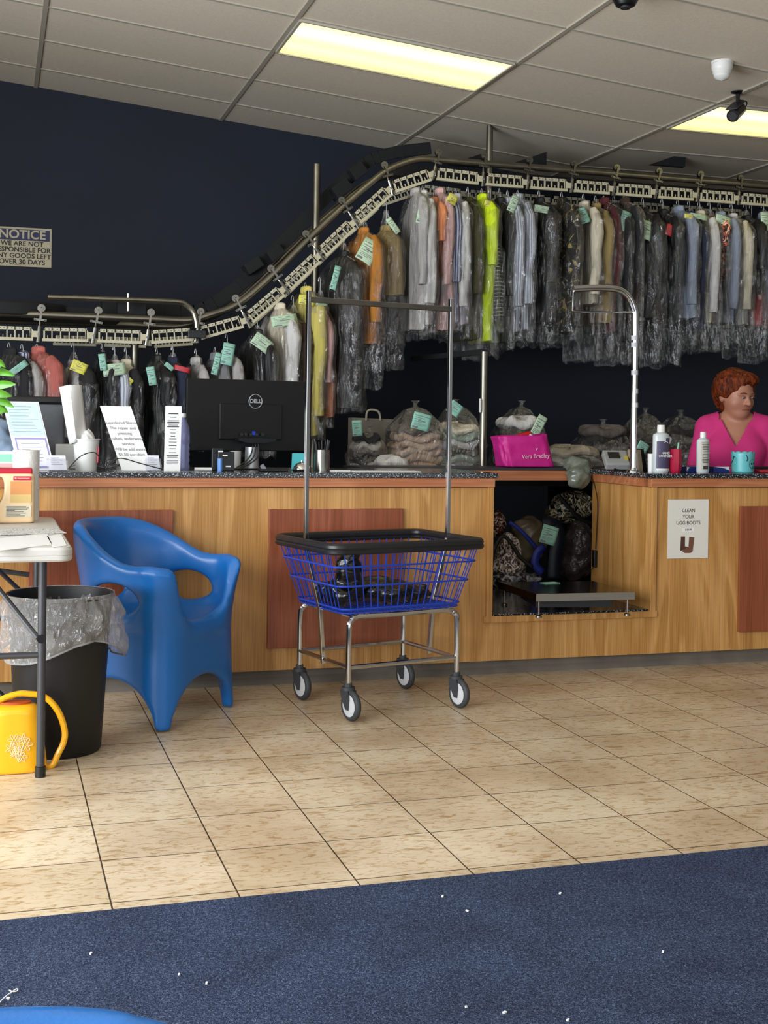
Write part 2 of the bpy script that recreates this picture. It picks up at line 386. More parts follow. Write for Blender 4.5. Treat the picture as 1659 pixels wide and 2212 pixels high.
def window(n,along,pos,a,b,z0,z1):
    mb=MB();mg=MB();k=3
    for i in range(k+1):
        u=a+(b-a)*i/k
        if along=='Y': mb.box((pos,u,(z0+z1)/2),(.08,.05,z1-z0))
        else: mb.box((u,pos,(z0+z1)/2),(.05,.08,z1-z0))
    for z in(z0,z1):
        if along=='Y': mb.box((pos,(a+b)/2,z),(.08,b-a,.05))
        else: mb.box(((a+b)/2,pos,z),(b-a,.08,.05))
    if along=='Y': mg.box((pos,(a+b)/2,(z0+z1)/2),(.01,b-a,z1-z0))
    else: mg.box(((a+b)/2,pos,(z0+z1)/2),(b-a,.01,z1-z0))
    w=struct(mb.build('window_%d'%n,FR,smooth=False));mg.build('pane',GL,w,smooth=False)
def daylight(loc,rot,sx,sy,e,col):
    l=bpy.data.lights.new('daylight','AREA');l.shape='RECTANGLE';l.size=sx;l.size_y=sy;l.energy=e;l.color=col
    o=bpy.data.objects.new('daylight',l);C.objects.link(o);o.location=loc;o.rotation_euler=rot
wall_open('wall_left','Y',-2.55,-3.2,WY,[(-1.2,4.6,.5,2.7)],IVORY)
window(1,'Y',-2.55,-1.2,4.6,.5,2.7)
wall_open('wall_front','X',-3.15,-2.6,7.,[(-2.0,1.2,.3,2.7),(1.6,5.6,.3,2.7)],IVORY)
window(2,'X',-3.15,-2.0,1.2,.3,2.7);window(3,'X',-3.15,1.6,5.6,.3,2.7)
daylight((-2.72,1.7,1.6),(0,-PI/2-.2,0),2.2,5.8,LE,(.90,.95,1.))
daylight((-.4,-3.3,1.5),(PI/2,0,0),3.2,2.4,FE,(.92,.96,1.))
daylight((3.6,-3.3,1.5),(PI/2,0,0),4.0,2.4,FE2,(.92,.96,1.))
w=bpy.data.worlds.new('world');sc.world=w;w.use_nodes=True
w.node_tree.nodes['Background'].inputs[0].default_value=(.55,.68,.9,1);w.node_tree.nodes['Background'].inputs[1].default_value=.35
# carpet
mb=MB();mb.box((2.2,-.03,.004),(9.3,6.08,.010));o=mb.build('carpet',CARPET,smooth=False);tag(o,'dark blue mottled carpet covering the floor nearest the camera','carpet')
mb=MB()
for i in range(46):
    x=rnd.uniform(-.2,2.6);y=rnd.uniform(1.9,2.95)
    mb.box((x,y,.0105),(rnd.uniform(.003,.008),rnd.uniform(.002,.005),.003),Matrix.Rotation(rnd.random()*3,3,'Z'))
o=mb.build('carpet_lint',WHITE,smooth=False);tag(o,'scattered white lint flecks on the blue carpet','lint');o['kind']='stuff'
o=MB().tube(bez([PZ(*q,.0125) for q in [(-5,2172),(4,2160),(14,2151),(24,2144),(36,2136),(38,2140),(28,2142),(20,2139)]],5),.0012,5).build('loose_thread',WHITE);tag(o,'white curl of thread on the carpet at the left edge','thread')
# ceiling lights
LENS,N_,L_=nodes('fluorescent_lens');b=N_['Principled BSDF'];b.inputs['Base Color'].default_value=(.8,.75,.5,1)
tc=N_.new('ShaderNodeTexCoord');sp=N_.new('ShaderNodeSeparateXYZ');L_.new(tc.outputs['Object'],sp.inputs[0])
r=N_.new('ShaderNodeValToRGB');r.color_ramp.interpolation='B_SPLINE'
mr=N_.new('ShaderNodeMapRange');mr.inputs[1].default_value=-.29;mr.inputs[2].default_value=.29;L_.new(sp.outputs[1],mr.inputs[0]);L_.new(mr.outputs[0],r.inputs[0])
els=[(0,(.9,.72,.22)),(.2,(1,.98,.72)),(.34,(1,1,.86)),(.5,(.95,.8,.26)),(.68,(1,.95,.55)),(.8,(1,.92,.45)),(1,(.85,.66,.18))]
r.color_ramp.elements[0].color=(*els[0][1],1);r.color_ramp.elements[1].color=(*els[-1][1],1)
for p,c in els[1:-1]: e=r.color_ramp.elements.new(p);e.color=(*c,1)
L_.new(r.outputs[0],b.inputs['Emission Color']);b.inputs['Emission Strength'].default_value=LENSE
for i,k,lab in ((1,0,'long yellow fluorescent ceiling light over the rail, nearer the frame centre'),(3,0,'yellow fluorescent ceiling light cut off by the right edge, camera in front')):
    xa=GX+i*1.2142+.02;xb=xa+1.175;ya=GY+k*.6096+.015;yb=ya+.58
    c=Vector(((xa+xb)/2,(ya+yb)/2,cz((xa+xb)/2)-.004));t=thing('ceiling_light',lab,'ceiling light',c,0,'fluorescent panels in the ceiling')
    mb=MB();sl=(cz(xb)-cz(xa))/(xb-xa)
    def q(x,y,dz): return c+Vector((x,y,dz+x*sl))
    hx_,hy_=.5875,.29
    mb.add([q(-hx_,-hy_,-.006),q(hx_,-hy_,-.006),q(hx_,hy_,-.006),q(-hx_,hy_,-.006),q(-hx_,-hy_,0),q(hx_,-hy_,0),q(hx_,hy_,0),q(-hx_,hy_,0)],[(0,1,2,3),(4,5,6,7),(0,1,5,4),(1,2,6,5),(2,3,7,6),(3,0,4,7)])
    mb.build('diffuser',LENS,t,smooth=False)
    mb=MB()
    for a,b_ in(((-hx_,-hy_),(hx_,-hy_)),((hx_,-hy_),(hx_,hy_)),((hx_,hy_),(-hx_,hy_)),((-hx_,hy_),(-hx_,-hy_))): mb.bar(q(*a,-.006),q(*b_,-.006),.014,.014)
    mb.build('frame',BAR,t,smooth=False)
def onceil(x,y):
    lo,hi=3.,9.
    d=_ray(x,y);
    s=3.
    for _ in range(60):
        p=Vector(CO+d*s)
        s*= (cz(p.x)-H)/(p.z-H)
    return Vector(CO+d*s)
# cameras / sensor
c=onceil(1352,-42);t=thing('security_camera','black round security camera cut off by the top edge','camera',c)
MB().lathe([(0,0),(.075,0),(.075,-.02),(.05,-.03)],c).build('base',BLACK,t)
MB().lathe([(.05,-.02),(.062,-.05),(.06,-.08),(.042,-.11),(.0,-.118)],c).build('housing',BLACK,t)
MB().lathe([(.022,-.108),(.022,-.122),(.0,-.122)],c,16).build('lens_ring',DARKM,t)
c=onceil(1560,133);t=thing('motion_sensor','white ribbed motion sensor on the ceiling above the bullet camera','sensor',c)
MB().lathe([(0,0),(.052,0),(.053,-.03),(.05,-.045),(.046,-.05),(.047,-.058),(.04,-.07),(.041,-.077),(.03,-.09),(.0,-.098)],c).build('sensor_body',WHITEP,t)
MB().lathe([(.056,.0),(.056,-.012),(.05,-.014)],c).build('mounting_ring',WHITEP,t)
c=onceil(1594,198);t=thing('bullet_camera','black bullet security camera hanging in front of the right ceiling light','camera',c)
MB().lathe([(0,0),(.036,0),(.036,-.006),(.012,-.014)],c).build('mount_plate',BLACK,t)
MB().tube([c,c+Vector((0,0,-.10))],.011,10).build('stem',BLACK,t)
a=c+Vector((.015,.0,-.09));b=c+Vector((-.075,-.07,-.155))
MB().tube([a,b],.034,14).build('camera_body',BLACK,t)
up=Vector((0,0,.012));MB().bar(a+Vector((-.01,-.01,.034)),b+Vector((-.018,-.016,.032)),.066,.006).build('sun_shield',DARKM,t)
MB().tube([b+(b-a).normalized()*-.004,b+(b-a).normalized()*.004],.024,14).build('lens',DARKM,t)
MB().tube(bez([c+Vector((.01,0,-.045)),c+Vector((.055,0,-.05)),c+Vector((.05,0,-.08)),c+Vector((.03,.01,-.11))]),.0035,6).build('cable',BLACK,t)
# wall sign
SB=M('sign_board','b5ab8e',.5);SBLUE=M('sign_blue','1a1c4a',.5)
SY=WY-.006
tl=P(-16,487,SY);br=P(112,579,SY);tr=P(112,495,SY);c=Vector(((tl.x+tr.x)/2,SY,(tr.z+br.z)/2));w_=tr.x-tl.x;h_=tr.z-br.z
t=thing('notice_sign','cream notice sign with blue header on the navy wall','sign',c)
MB().box(c,(w_,.006,h_)).build('board',SB,t,smooth=False,bevel=.002)
MB().box(c+Vector((0,-.004,h_*.31)),(w_*.93,.003,h_*.28)).build('header_band',SBLUE,t,smooth=False)
UX=(1,0,0);UZ=(0,0,1)
text('NOTICE',h_*.30,c+Vector((.0,-.0066,h_*.31)),UX,UZ,SB,t,bold=.002,wx=1.05)
for i,s in enumerate(['WE ARE NOT','RESPONSIBLE FOR','ANY GOODS LEFT','OVER 30 DAYS']):
    text(s,h_*.17,c+Vector((0,-.0045,h_*(.08-.155*i))),UX,UZ,INK,t,bold=.0006,wx=1.02)
MB().box(c+Vector((-.015,-.0045,-h_*.455)),(.06,.002,.0015)).build('underline',INK,t,smooth=False)
# ================================================================= counter
XL=-1.2;OL=2.207;OR=3.035;XR=4.9
zb=.068;zt=.872;ztt=.925;BY=6.09
def Z(x,y,Y=YC): return P(x,y,Y).z
zop=P(1057,1328,YC).z; zob=P(1045,1344,YC).z
cnt=thing('counter','long plywood service counter with red-brown panels under a speckled top','counter',(0,YC,0))
mb=MB();D=.02
mb.box(((XL+OL)/2,YC+D/2,(zb+zt)/2),(OL-XL,D,zt-zb))
mb.box(((OL+OR)/2,YC+D/2,(zb+zob)/2),(OR-OL,D,zob-zb))
mb.box(((OR+XR)/2,YC+D/2,(zb+zt)/2),(XR-OR,D,zt-zb))
mb.build('front_panel',PLY,cnt,smooth=False)
mb=MB();mb.box((OR+.01,(YC+BY)/2+.01,(zob+zt)/2),(.02,BY-YC-.02,zt-zob));mb.build('side_panel',PLY,cnt,smooth=False)
mb=MB();mb.box((OL-.01,(YC+BY)/2+.01,(zob+zt)/2),(.02,BY-YC-.02,zt-zob));mb.build('side_panel',PLY,cnt,smooth=False)
BASEM=M('grey_base_board','6f675d',.6,var=(7,.25))
mb=MB();mb.box(((XL+XR)/2,YC+.06,.04),(XR-XL,.02,.08))
mb.add([(XL,YC+.05,.03),(XR,YC+.05,.03),(XR,YC+.03,.0),(XL,YC+.03,.0)],[(0,1,2,3)])
mb.build('toe_board',BASEM,cnt,smooth=False)
def rpanel(xa,xb,za,zc):
    MB().box(((xa+xb)/2,YC-.009,(za+zc)/2),(xb-xa,.018,zc-za)).build('accent_panel',RED,cnt,smooth=False,bevel=.002)
pz0=P(577,1400,YC).z;pz1=P(870,1098,YC).z
rpanel(P(60,1300,YC).x,P(372,1200,YC).x,pz0,pz1);rpanel(P(577,1300,YC).x,P(867,1200,YC).x,pz0,pz1);rpanel(P(1593,1300,YC).x,4.6,pz0-.01,pz1)
tz0=P(700,1053,YC-.02).z;tz1=P(700,1032,YC-.02).z
def trim(a,b,y0=YC-.02,y1=YC+.02):
    MB().box(((a+b)/2,(y0+y1)/2,(tz0+tz1)/2),(b-a,y1-y0,tz1-tz0)).build('edge_trim',TRIM,cnt,smooth=False,bevel=.002)
trim(XL,OL+.008);trim(OR-.01,XR)
MB().box((OR-.005,(YC+BY)/2+.02,(tz0+tz1)/2),(.03,BY-YC-.04,tz1-tz0)).build('edge_trim',TRIM,cnt,smooth=False)
MB().box(((OL+OR)/2,BY+.01,tz0+.028),(OR-OL-.02,.02,.05)).build('edge_trim',TRIM,cnt,smooth=False)
# opening frame
mb=MB();fw=.03
mb.box((OL-.008,YC-.006,(zob+tz0)/2),(fw,.014,tz0-zob));mb.box((OR+.012,YC-.006,(zob+tz0)/2),(fw,.014,tz0-zob))
mb.box(((OL+OR)/2,YC-.0065,zob+.012),(OR-OL+.07,.014,.03))
mb.build('opening_frame',PLY,cnt,smooth=False,bevel=.003)
WT=tz1
mb=MB();mb.box(((XL+OL)/2+.01,(YC+BY)/2,WT+.011),(OL-XL+.02,BY-YC+.06,.022));o=mb.build('worktop',GRAN,smooth=False,bevel=.003,off=(0,YC,WT));tag(o,'black speckled granite worktop on the long left counter','worktop')
mb=MB();mb.box(((OR+XR)/2-.02,(YC+BY)/2,WT+.011),(XR-OR+.05,BY-YC+.06,.022));o=mb.build('worktop',GRAN,smooth=False,bevel=.003,off=(OR,YC,WT));tag(o,'black speckled granite worktop on the right counter holding the bottles','worktop')
mb=MB();mb.box(((OL+OR)/2,BY+.18,tz0+.058),(OR-OL+.9,.32,.02));mb.box((OL-.05,BY+.18,tz0/2+.02),(.03,.28,tz0+.04));mb.box((OR+.3,BY+.18,tz0/2+.02),(.03,.28,tz0+.04));o=mb.build('back_shelf',DARKM,smooth=False,off=(OL,BY,0));tag(o,'dark shelf behind the counter opening, carrying the pink bag','shelf')
TZ=WT+.022
mb=MB();mb.box(((OL+OR)/2,(YC+BY)/2+.26,zop-.01),(OR-OL-.004,BY-YC+.5,.02));o=mb.build('ledge',GRAN,smooth=False,off=(OL,YC,zop));tag(o,'low black granite ledge inside the counter opening under the scale','ledge')
# back bench for the folded bundles
BZ=.87
mb=MB();mb.box((1.67,6.82,BZ-.02),(3.14,.72,.04))
for x in(.2,1.2,2.1,3.2): mb.box((x,6.9,BZ/2-.02),(.05,.05,BZ-.04))
o=mb.build('storage_bench',BLACKM,smooth=False,off=(1.9,6.78,0));tag(o,'black bench behind the counter stacked with wrapped laundry bundles','bench')
# ================================================================= blue chairs
BLUE,N_,L_=nodes('blue_moulded_plastic');b=N_['Principled BSDF'];b.inputs['Base Color'].default_value=(*hx('1764ae'),1);b.inputs['Roughness'].default_value=.3;b.inputs['Specular IOR Level'].default_value=.5
n=N_.new('ShaderNodeTexNoise');n.inputs['Scale'].default_value=260;tc=N_.new('ShaderNodeTexCoord');L_.new(tc.outputs['Object'],n.inputs[0])
bu=N_.new('ShaderNodeBump');bu.inputs['Strength'].default_value=.12;bu.inputs['Distance'].default_value=.002;L_.new(n.outputs[0],bu.inputs['Height']);L_.new(bu.outputs[0],b.inputs['Normal'])
def chair_f(X,Y,Zz):
    W,Dp=.265,.255
    # waist: narrower at seat level, wider at arms and feet
    fr_=np.clip((-Y)/.2,0,1)
    fl=1+(.10+.07*fr_)*np.clip((Zz-.36)/.28,0,1)**1.3+.05*np.clip((.3-Zz)/.3,0,1)
    bk=np.clip(Y/.25,0,1)
    x=X/fl;y=(Y-.03*np.clip((Zz-.4)/.4,0,1)*bk)/(1+.08*np.clip((Zz-.36)/.3,0,1)*bk+.14*np.clip((Zz-.4)/.24,0,1)*fr_+.04*np.clip((.3-Zz)/.3,0,1))
    # plan: back corners very round, front corners tighter
    rr=np.where(y>0,.24,.10)
    qx=np.abs(x)-(W-.02)+rr;qy=np.where(y>0,y-(Dp-.02)+rr,-y-(Dp-.02)+rr)
    d=np.minimum(np.maximum(qx,qy),0)+np.sqrt(np.maximum(qx,0)**2+np.maximum(qy,0)**2)-rr
    t=.018+.006*np.clip((Zz-.5)/.2,0,1)
    front=np.clip((-y-.13)/.08,0,1)
    t=t+.010*np.clip((np.abs(x)-.17)/.06,0,1)*front
    wall=np.abs(d)-t
    # rim height
    s=np.clip((y+.10)/.34,0,1);s=s*s*(3-2*s)
    rim=.620+.150*s
    k=np.clip((np.abs(x)-.07)/.135,0,1);k=k**2.2
    dip=.375+(.235)*k
    fz=np.clip((-y-.17)/.05,0,1)
    rim=rim*(1-fz)+dip*fz
    wall=smax(wall,(Zz-rim)*.85,.035)
    # floor
    wall=smax(wall,-(Zz-.003),.006)
    # arches between the legs
    ga=np.clip(1-Zz/.9,0,1)
    def arch(u,h,w): return (np.sqrt((u/w)**2+(Zz/h)**2)-1)*min(h,w)
    af=arch(x,.175,.200);as_=arch(y,.18,.190)
    infront=np.where(np.abs(y)>.17,1,0);inside=np.abs(x)>.19
    wall=smax(wall,-np.where(np.abs(y)>np.abs(x)*1.0,af,as_),.02)
    # holes in the sides and back
    hs=(np.sqrt(((y+.005)/.115)**2+((Zz-.468)/.074)**2)-1)*.06
    hb=(np.sqrt((x/.12)**2+((Zz-.475)/.060)**2)-1)*.055
    hole=np.where(np.abs(x)>.17,hs,np.where(y>.1,hb,1.))
    wall=smax(wall,-hole,.02)
    # seat dish
    sz=.372-.035*np.exp(-((x/.15)**2+((Y+.02)/.15)**2))+.03*(x/.2)**2+.02*np.clip(Y/.2,0,1)
    seat=np.maximum(np.abs(Zz-sz)-.014,d)
    return smin(wall,seat,.045)
ch=thing('armchair','blue moulded plastic armchair with oval holes beside the trash bin','chair',(.600,5.062,0),math.radians(48.7),'blue moulded armchairs')
cb=netmesh('chair_shell',chair_f,(-.34,-.31,-.02),(.34,.38,.83),.0085,BLUE,ch,smooth_it=6)
c2=ch.copy();C.objects.link(c2);c2.location=(-.03,.578,0);c2.rotation_euler=(0,0,math.radians(6));c2['label']='blue moulded armchair of which only the rim shows at the bottom left corner'
q=cb.copy();C.objects.link(q);q.parent=c2
# ================================================================= laundry cart
cc=Vector((1.529,5.022,0));ca=math.radians(13.2)
cart=thing('laundry_cart','wheeled chrome laundry cart with blue wire basket and tall hanging frame','cart',cc,ca)
BW=M('blue_wire','1c3fae',.35,.2);RIMM=M('black_rubber_rim','16171a',.42)
hw,hd=.253,.2125      # wheel footprint half sizes
zr=.675;rw,rd=.352,.262;zb0=.415;bw,bd=.272,.205
def rrect(w,d,r,z,n=5):
    o=[]
    for sx,sy,a0 in((1,1,0),(-1,1,90),(-1,-1,180),(1,-1,270)):
        for k in range(n+1):
            a=math.radians(a0+90*k/n);o.append(Vector((sx*(w-r)+r*math.cos(a),sy*(d-r)+r*math.sin(a),z)))
    return o
mb=MB();mb.tube(rrect(rw,rd,.05,zr+.006),.016,10,closed=True);mb.tube(rrect(rw+.004,rd+.004,.05,zr-.012),.012,8,closed=True);mb.build('basket_rim',RIMM,cart,local=True)
mb=MB()
def lvl(t): return (bw+(rw-bw)*t,bd+(rd-bd)*t,zb0+(zr-zb0)*t)
for t in(.0,.06,.42,.72):
    a,b_,z=lvl(t);mb.tube(rrect(a+.004,b_+.004,.045,z),.0042 if t else .003,6,closed=True)
for k in range(-8,9):
    x=k/8.5
    a,b_,z=lvl(1);a0,b0,z0=lvl(0)
    mb.tube([(x*a*.93,-b_,z),(x*a0*.93,-b0,z0),(x*a0*.93,b0,z0),(x*a*.93,b_,z)],.0026,5)
for k in range(-6,7):
    y=k/6.5
    mb.tube([(-a,y*b_*.92,z),(-a0,y*b0*.92,z0),(a0,y*b0*.92,z0),(a,y*b_*.92,z)],.0026,5)
mb.build('wire_basket',BW,cart,local=True)
mb=MB();zf=.40;r=.0115
for sy in(-1,1):
    mb.tube(bez([(-hw,sy*hd,.135),(-hw,sy*hd,zf-.05),(-hw+.012,sy*hd*.98,zf-.014),(-hw+.05,sy*hd*.95,zf),(0,sy*hd*.93,zf),(hw-.05,sy*hd*.95,zf),(hw-.012,sy*hd*.98,zf-.014),(hw,sy*hd,zf-.05),(hw,sy*hd,.135)],6),r,10)
    mb.tube([(-hw,sy*hd,.205),(hw,sy*hd,.205)],.0095,8)
for sx in(-1,1):
    mb.tube([(sx*hw,-hd,.205),(sx*hw,hd,.205)],.0095,8);mb.tube([(sx*(hw-.03),-hd,zf),(sx*(hw-.03),hd,zf)],.0095,8)
mb.build('frame',CHROME,cart,local=True)
for sx in(-1,1):
    mb=MB();s=.0095
    for p,q_ in(((sx*(hw-.0),0,.185),(sx*(bw+.0),0,zb0)),((sx*(bw),0,zb0),(sx*(rw-.012),0,zr)),((sx*(rw-.012),0,zr-.005),(sx*(rw-.012),0,1.69 if sx<0 else 1.70))):
        mb.bar(p,q_,.017,.017,Vector((0,1,0)))
    mb.build('upright',CHROME,cart,smooth=False,bevel=.002,local=True)
mb=MB();mb.bar((-rw+.012,0,1.655),(rw-.012,0,1.655),.02,.022)
mb.build('hanging_bar',STEEL,cart,smooth=False,bevel=.002,local=True)
WG=M('pale_grey_plastic','c9cbcd',.4)
for sx,sy,hub in((-1,-1,'w'),(1,-1,'w'),(-1,1,'w'),(1,1,'w')):
    dirn=Matrix.Rotation(math.radians(-13.2-72),3,'Z')
    o_=Vector((sx*hw,sy*hd,0));ax=dirn@Vector((0,1,0));fw_=dirn@Vector((1,0,0));wc=o_+fw_*.022+Vector((0,0,.061))
    mb=MB();mb.tube([o_+Vector((0,0,.112)),o_+Vector((0,0,.145))],.016,12);mb.tube([o_+Vector((0,0,.118)),o_+Vector((0,0,.130))],.027,16)
    for s in(-1,1):
        mb.prism([(-.026,.118),(.026,.118),(.034,.085),(.030,.045),(.012,.045),(-.02,.09)],o_+ax*s*.019-ax*.002,fw_,(0,0,1),ax*.004)
    cs=mb.build('caster',RUBBER,cart,local=True,ang=25)
    mb=MB();pr=[]
    for k in range(9): 
        a=PI*k/8;pr.append((.050+.011*math.sin(a),-.013*math.cos(a)))
    RM=Matrix((fw_,Vector((0,0,1)),ax)).transposed()
    mb.lathe([(.044,-.013)]+pr+[(.044,.013)],wc,28,RM);mb.build('tyre',RUBBER,cs,local=True)
    mb=MB();mb.lathe([(0,-.0145),(.015,-.0155),(.045,-.011),(.045,.011),(.015,.0155),(0,.0145)],wc,24,RM);mb.build('wheel_hub',WG,cs,local=True)
BAGM=M('black_bin_bag','060607',.2,spec=.5,bump=(7,.8,.03))
def sackf(bl):
    def f(X,Y,Zz):
        d=None
        for c,r in bl:
            e=ell(X,Y,Zz,c,r);d=e if d is None else smin(d,e,.02)
        n_=.007*np.sin(X*52+Y*30+np.sin(Zz*44)*1.5)*np.cos(Zz*50+Y*36)+.002*np.sin(X*110-Zz*90)*np.sin(Y*100)
        return d+n_
    return f
def cw(x,y,z): return cc+Matrix.Rotation(ca,3,'Z')@Vector((x,y,z))
o=netmesh('garbage_bag',sackf([((-.19,-.05,.475),(.085,.08,.05)),((-.17,-.06,.56),(.055,.05,.09)),((-.15,-.06,.64),(.04,.035,.03)),((-.22,.02,.47),(.045,.09,.04))]),(-.32,-.2,.42),(-.07,.15,.72),.008,BAGM,None,local=True,smooth_it=1)
for v in o.data.vertices: v.co=Matrix.Rotation(ca,3,'Z')@v.co+Vector((0,0,.0))
o.location=cc;tag(o,'shiny black plastic bag standing upright in the cart basket','bag','black bags in the cart')
o=netmesh('garbage_bag',sackf([((.03,-.03,.465),(.14,.11,.045)),((.16,-.02,.455),(.06,.10,.035)),((-.02,.0,.49),(.09,.08,.04))]),(-.13,-.2,.41),(.26,.18,.58),.009,BAGM,None,local=True,smooth_it=1)
for v in o.data.vertices: v.co=Matrix.Rotation(ca,3,'Z')@v.co+Vector((0,0,.0))
o.location=cc;tag(o,'shiny black plastic bag lying flat across the cart basket','bag','black bags in the cart')
# ================================================================= bin
bc=Vector((.226,4.57,0));bin_=thing('trash_bin','tall round black trash bin lined with a clear bag','bin',bc)
BINM=M('black_bin_plastic','0a0b0d',.5,bump=(90,.1,.002))
MB().lathe([(0,.004),(.140,.0),(.146,.01),(.178,.535),(.183,.54),(.183,.552),(.175,.552),(.171,.535),(.138,.02),(0,.02)],bc,48).build('bin_body',BINM,bin_)
def linf(u,v):
    a=2*PI*u
    lip=.20+.035*math.sin(a*2+.7)+.012*math.sin(a*3+1)
    if v<.35:
        t=v/.35;r=.148+.030*t;z=.35+.204*t
    else:
        t=(v-.35)/.65;r=.185+.010*math.sin(t*3)+.008*t;z=.558-lip*t-(.02 if False else 0)
        r+=.018*t*max(0,math.sin(a*1+.0))**2*(1 if math.cos(a)>0 else .3)
    w=noise.noise(Vector((math.cos(a)*3,math.sin(a)*3,v*5)))*.020+noise.noise(Vector((math.cos(a)*9,math.sin(a)*9,v*9)))*.011
    r+=w*(1 if v>.4 else .25)
    if v>.36: r=max(r,.183-.06*(.562-z)-.001)
    bul=max(0,math.cos(a-.15))**6*.03*max(0,min(1,(v-.4)*5));r+=bul
    return bc+Vector((r*math.cos(a),r*math.sin(a),z))
ln=MB().grid(linf,110,34,True).build('bin_liner',LINER,bin_)
MB().tube([linf(k/60,1) for k in range(60)],.0035,6,closed=True).build('liner_hem',M('milky_hem','8f8f8f',.35),ln)
# ================================================================= watering can
CANM=M('yellow_can_plastic','f2b016',.3,coat=.3);ORG=M('orange_inside','b04a10',.6)
A=P(-50,1675,4.24);Bc=P(108,1672,4.24);kx=(Bc.x-A.x)
cx_=(A.x+Bc.x)/2;can=thing('watering_can','yellow watering can with a white flower print behind the table leg','watering can',(cx_,4.33,0))
o_=Vector((cx_,4.33,0));hw_=kx/2
def pc(x,y): return P(x,y,4.33)
def canf(X,Y,Zz):
    q=np.abs(X)-hw_+.05;w=hw_-.004-.028*np.clip(Zz/.235,0,1)
    k=(np.sqrt((np.abs(X)/w)**3.2+(np.abs(Y)/.058)**2.6)**(2/2.9)-1)*.05
    k=smax(k,Zz-.222,.03);return smax(k,-Zz,.008)
netmesh('can_body',canf,(-hw_-.02,-.075,-.01),(hw_+.02,.075,.245),.006,CANM,can,smooth_it=3)
def rel(x,y): v=pc(x,y)-o_;return Vector((v.x,0,v.z))
arc=[(-42,1545),(-20,1525),(10,1508),(40,1499),(62,1499),(90,1503),(112,1518),(130,1545),(140,1580),(137,1605),(125,1630),(114,1652),(96,1658)]
MB().tube(bez([rel(*q) for q in arc],5),[.0105]*61,10).build('handle',CANM,can,local=True)
MB().lathe([(0,.0),(.05,.0),(.05,.006),(0,.006)],Vector((.005,0,.2215)),24,sy=.6).build('fill_opening',ORG,can,local=True)
fm=M('pale_flower_print','e4d9b0',.7);mb=MB()
fy=-.0595
def fl(cx,cy,r,n):
    for k in range(n):
        a=2*PI*k/n;pts_=[]
        for t in range(7):
            b_=2*PI*t/7;pts_.append(Vector((cx+math.cos(a)*r+math.cos(a)*r*.7*math.cos(b_)-math.sin(a)*r*.35*math.sin(b_),fy,cy+math.sin(a)*r+math.sin(a)*r*.7*math.cos(b_)+math.cos(a)*r*.35*math.sin(b_))))
        mb.tube(pts_,.0009,4,closed=True)
f0=rel(38,1610)
for dx,dz,r_,n_ in((-.012,.032,.012,6),(.014,.036,.010,5),(.024,.016,.014,6),(-.022,.006,.011,5),(0,-.002,.009,6),(-.012,-.014,.008,5),(.012,-.024,.011,6)): fl(f0.x+dx,f0.z+dz,r_,n_)
for dx in(-.012,.004,.018): mb.tube(bez([(f0.x+.002,fy,f0.z-.04),(f0.x+dx*.5,fy,f0.z-.015),(f0.x+dx,fy,f0.z+.02)],4),.0011,4)
mb.build('flower_print',fm,can,local=True)
# floor cable at left
o=MB().tube(bez([PZ(-30,1500,.03),PZ(-8,1492,.05),PZ(6,1500,.035),PZ(10,1512,.012),PZ(4,1524,.006)],5),.006,8).build('power_cord',BLACK,off=PZ(0,1510,0));tag(o,'black power cord on the tiles at the left edge behind the watering can','cord')
# ================================================================= folding table
TT=.76;TLX=.238;ty0,ty1=4.05,5.36
tab=thing('folding_table','white plastic folding table with grey steel legs at the left edge','table',(-.1,4.75,0))
TW=M('table_white','c8c6bf',.55,var=(6,.08));LEG=M('grey_table_leg','4a4b4e',.4,.5)
def tabf(X,Y,Zz):
    qx=np.abs(X)-.31+.05;qy=np.abs(Y)-(ty1-ty0)/2+.05
    d=np.minimum(np.maximum(qx,qy),0)+np.sqrt(np.maximum(qx,0)**2+np.maximum(qy,0)**2)-.05
    return smax(d,np.abs(Zz-TT+.022)-.022,.012)
mb=MB()
prof=[(-.02,0),(-.006,.0),(0,.006),(0,.016),(-.002,.018),(0,.020),(0,.036),(-.008,.044),(-.03,.045)]
def tring(off,z):
    o=[];w=.31+off;d=(ty1-ty0)/2+off
    for p in rrect(w,d,max(.045+off,.01),z,6): o.append(Vector((TLX-.31,(ty0+ty1)/2,0))+p)
    return o
rings=[tring(a,TT-.045+b_) for a,b_ in prof];v=[p for r_ in rings for p in r_];n=len(rings[0]);f=[]
for i in range(len(rings)-1):
    for k in range(n): f.append((i*n+k,i*n+(k+1)%n,(i+1)*n+(k+1)%n,(i+1)*n+k))
f.append(tuple(range(n)));f.append(tuple((len(rings)-1)*n+k for k in range(n)))
mb.add(v,f);mb.build('table_top',TW,tab,ang=40)
lx1=P(89,1500,4.23).x
for yy,xr in((4.23,lx1),(5.05,lx1+.008)):
    for xx,s in((xr,1),(xr-.46,-1)):
        lg=MB().tube([(xx,yy,.035),(xx,yy,TT-.045)],.0135,14).build('leg',LEG,tab)
        MB().lathe([(0,0),(.017,0),(.0175,.034),(.0135,.036)],(xx,yy,0),16).build('foot_cap',BLACK,lg)
    MB().tube([(xr,yy,P(70,1415,4.23).z),(xr-.46,yy,P(70,1415,4.23).z)],.0105,10).build('cross_bar',LEG,tab)
    mb=MB();mb.tube([(xr-.012,yy+.0,P(82,1378,4.23).z),(xr-.23,yy+(.3 if yy<5 else -.3),TT-.06)],.0085,8);mb.build('brace',LEG,tab)
MB().tube([(lx1-.02,5.05,.56),(lx1-.40,5.05,.62)],.010,8).build('cross_bar',LEG,tab)
MB().disc((lx1-.004,4.215,P(82,1378,4.23).z),(0,1,0),.013,.03).build('bolt',BLACK,tab)
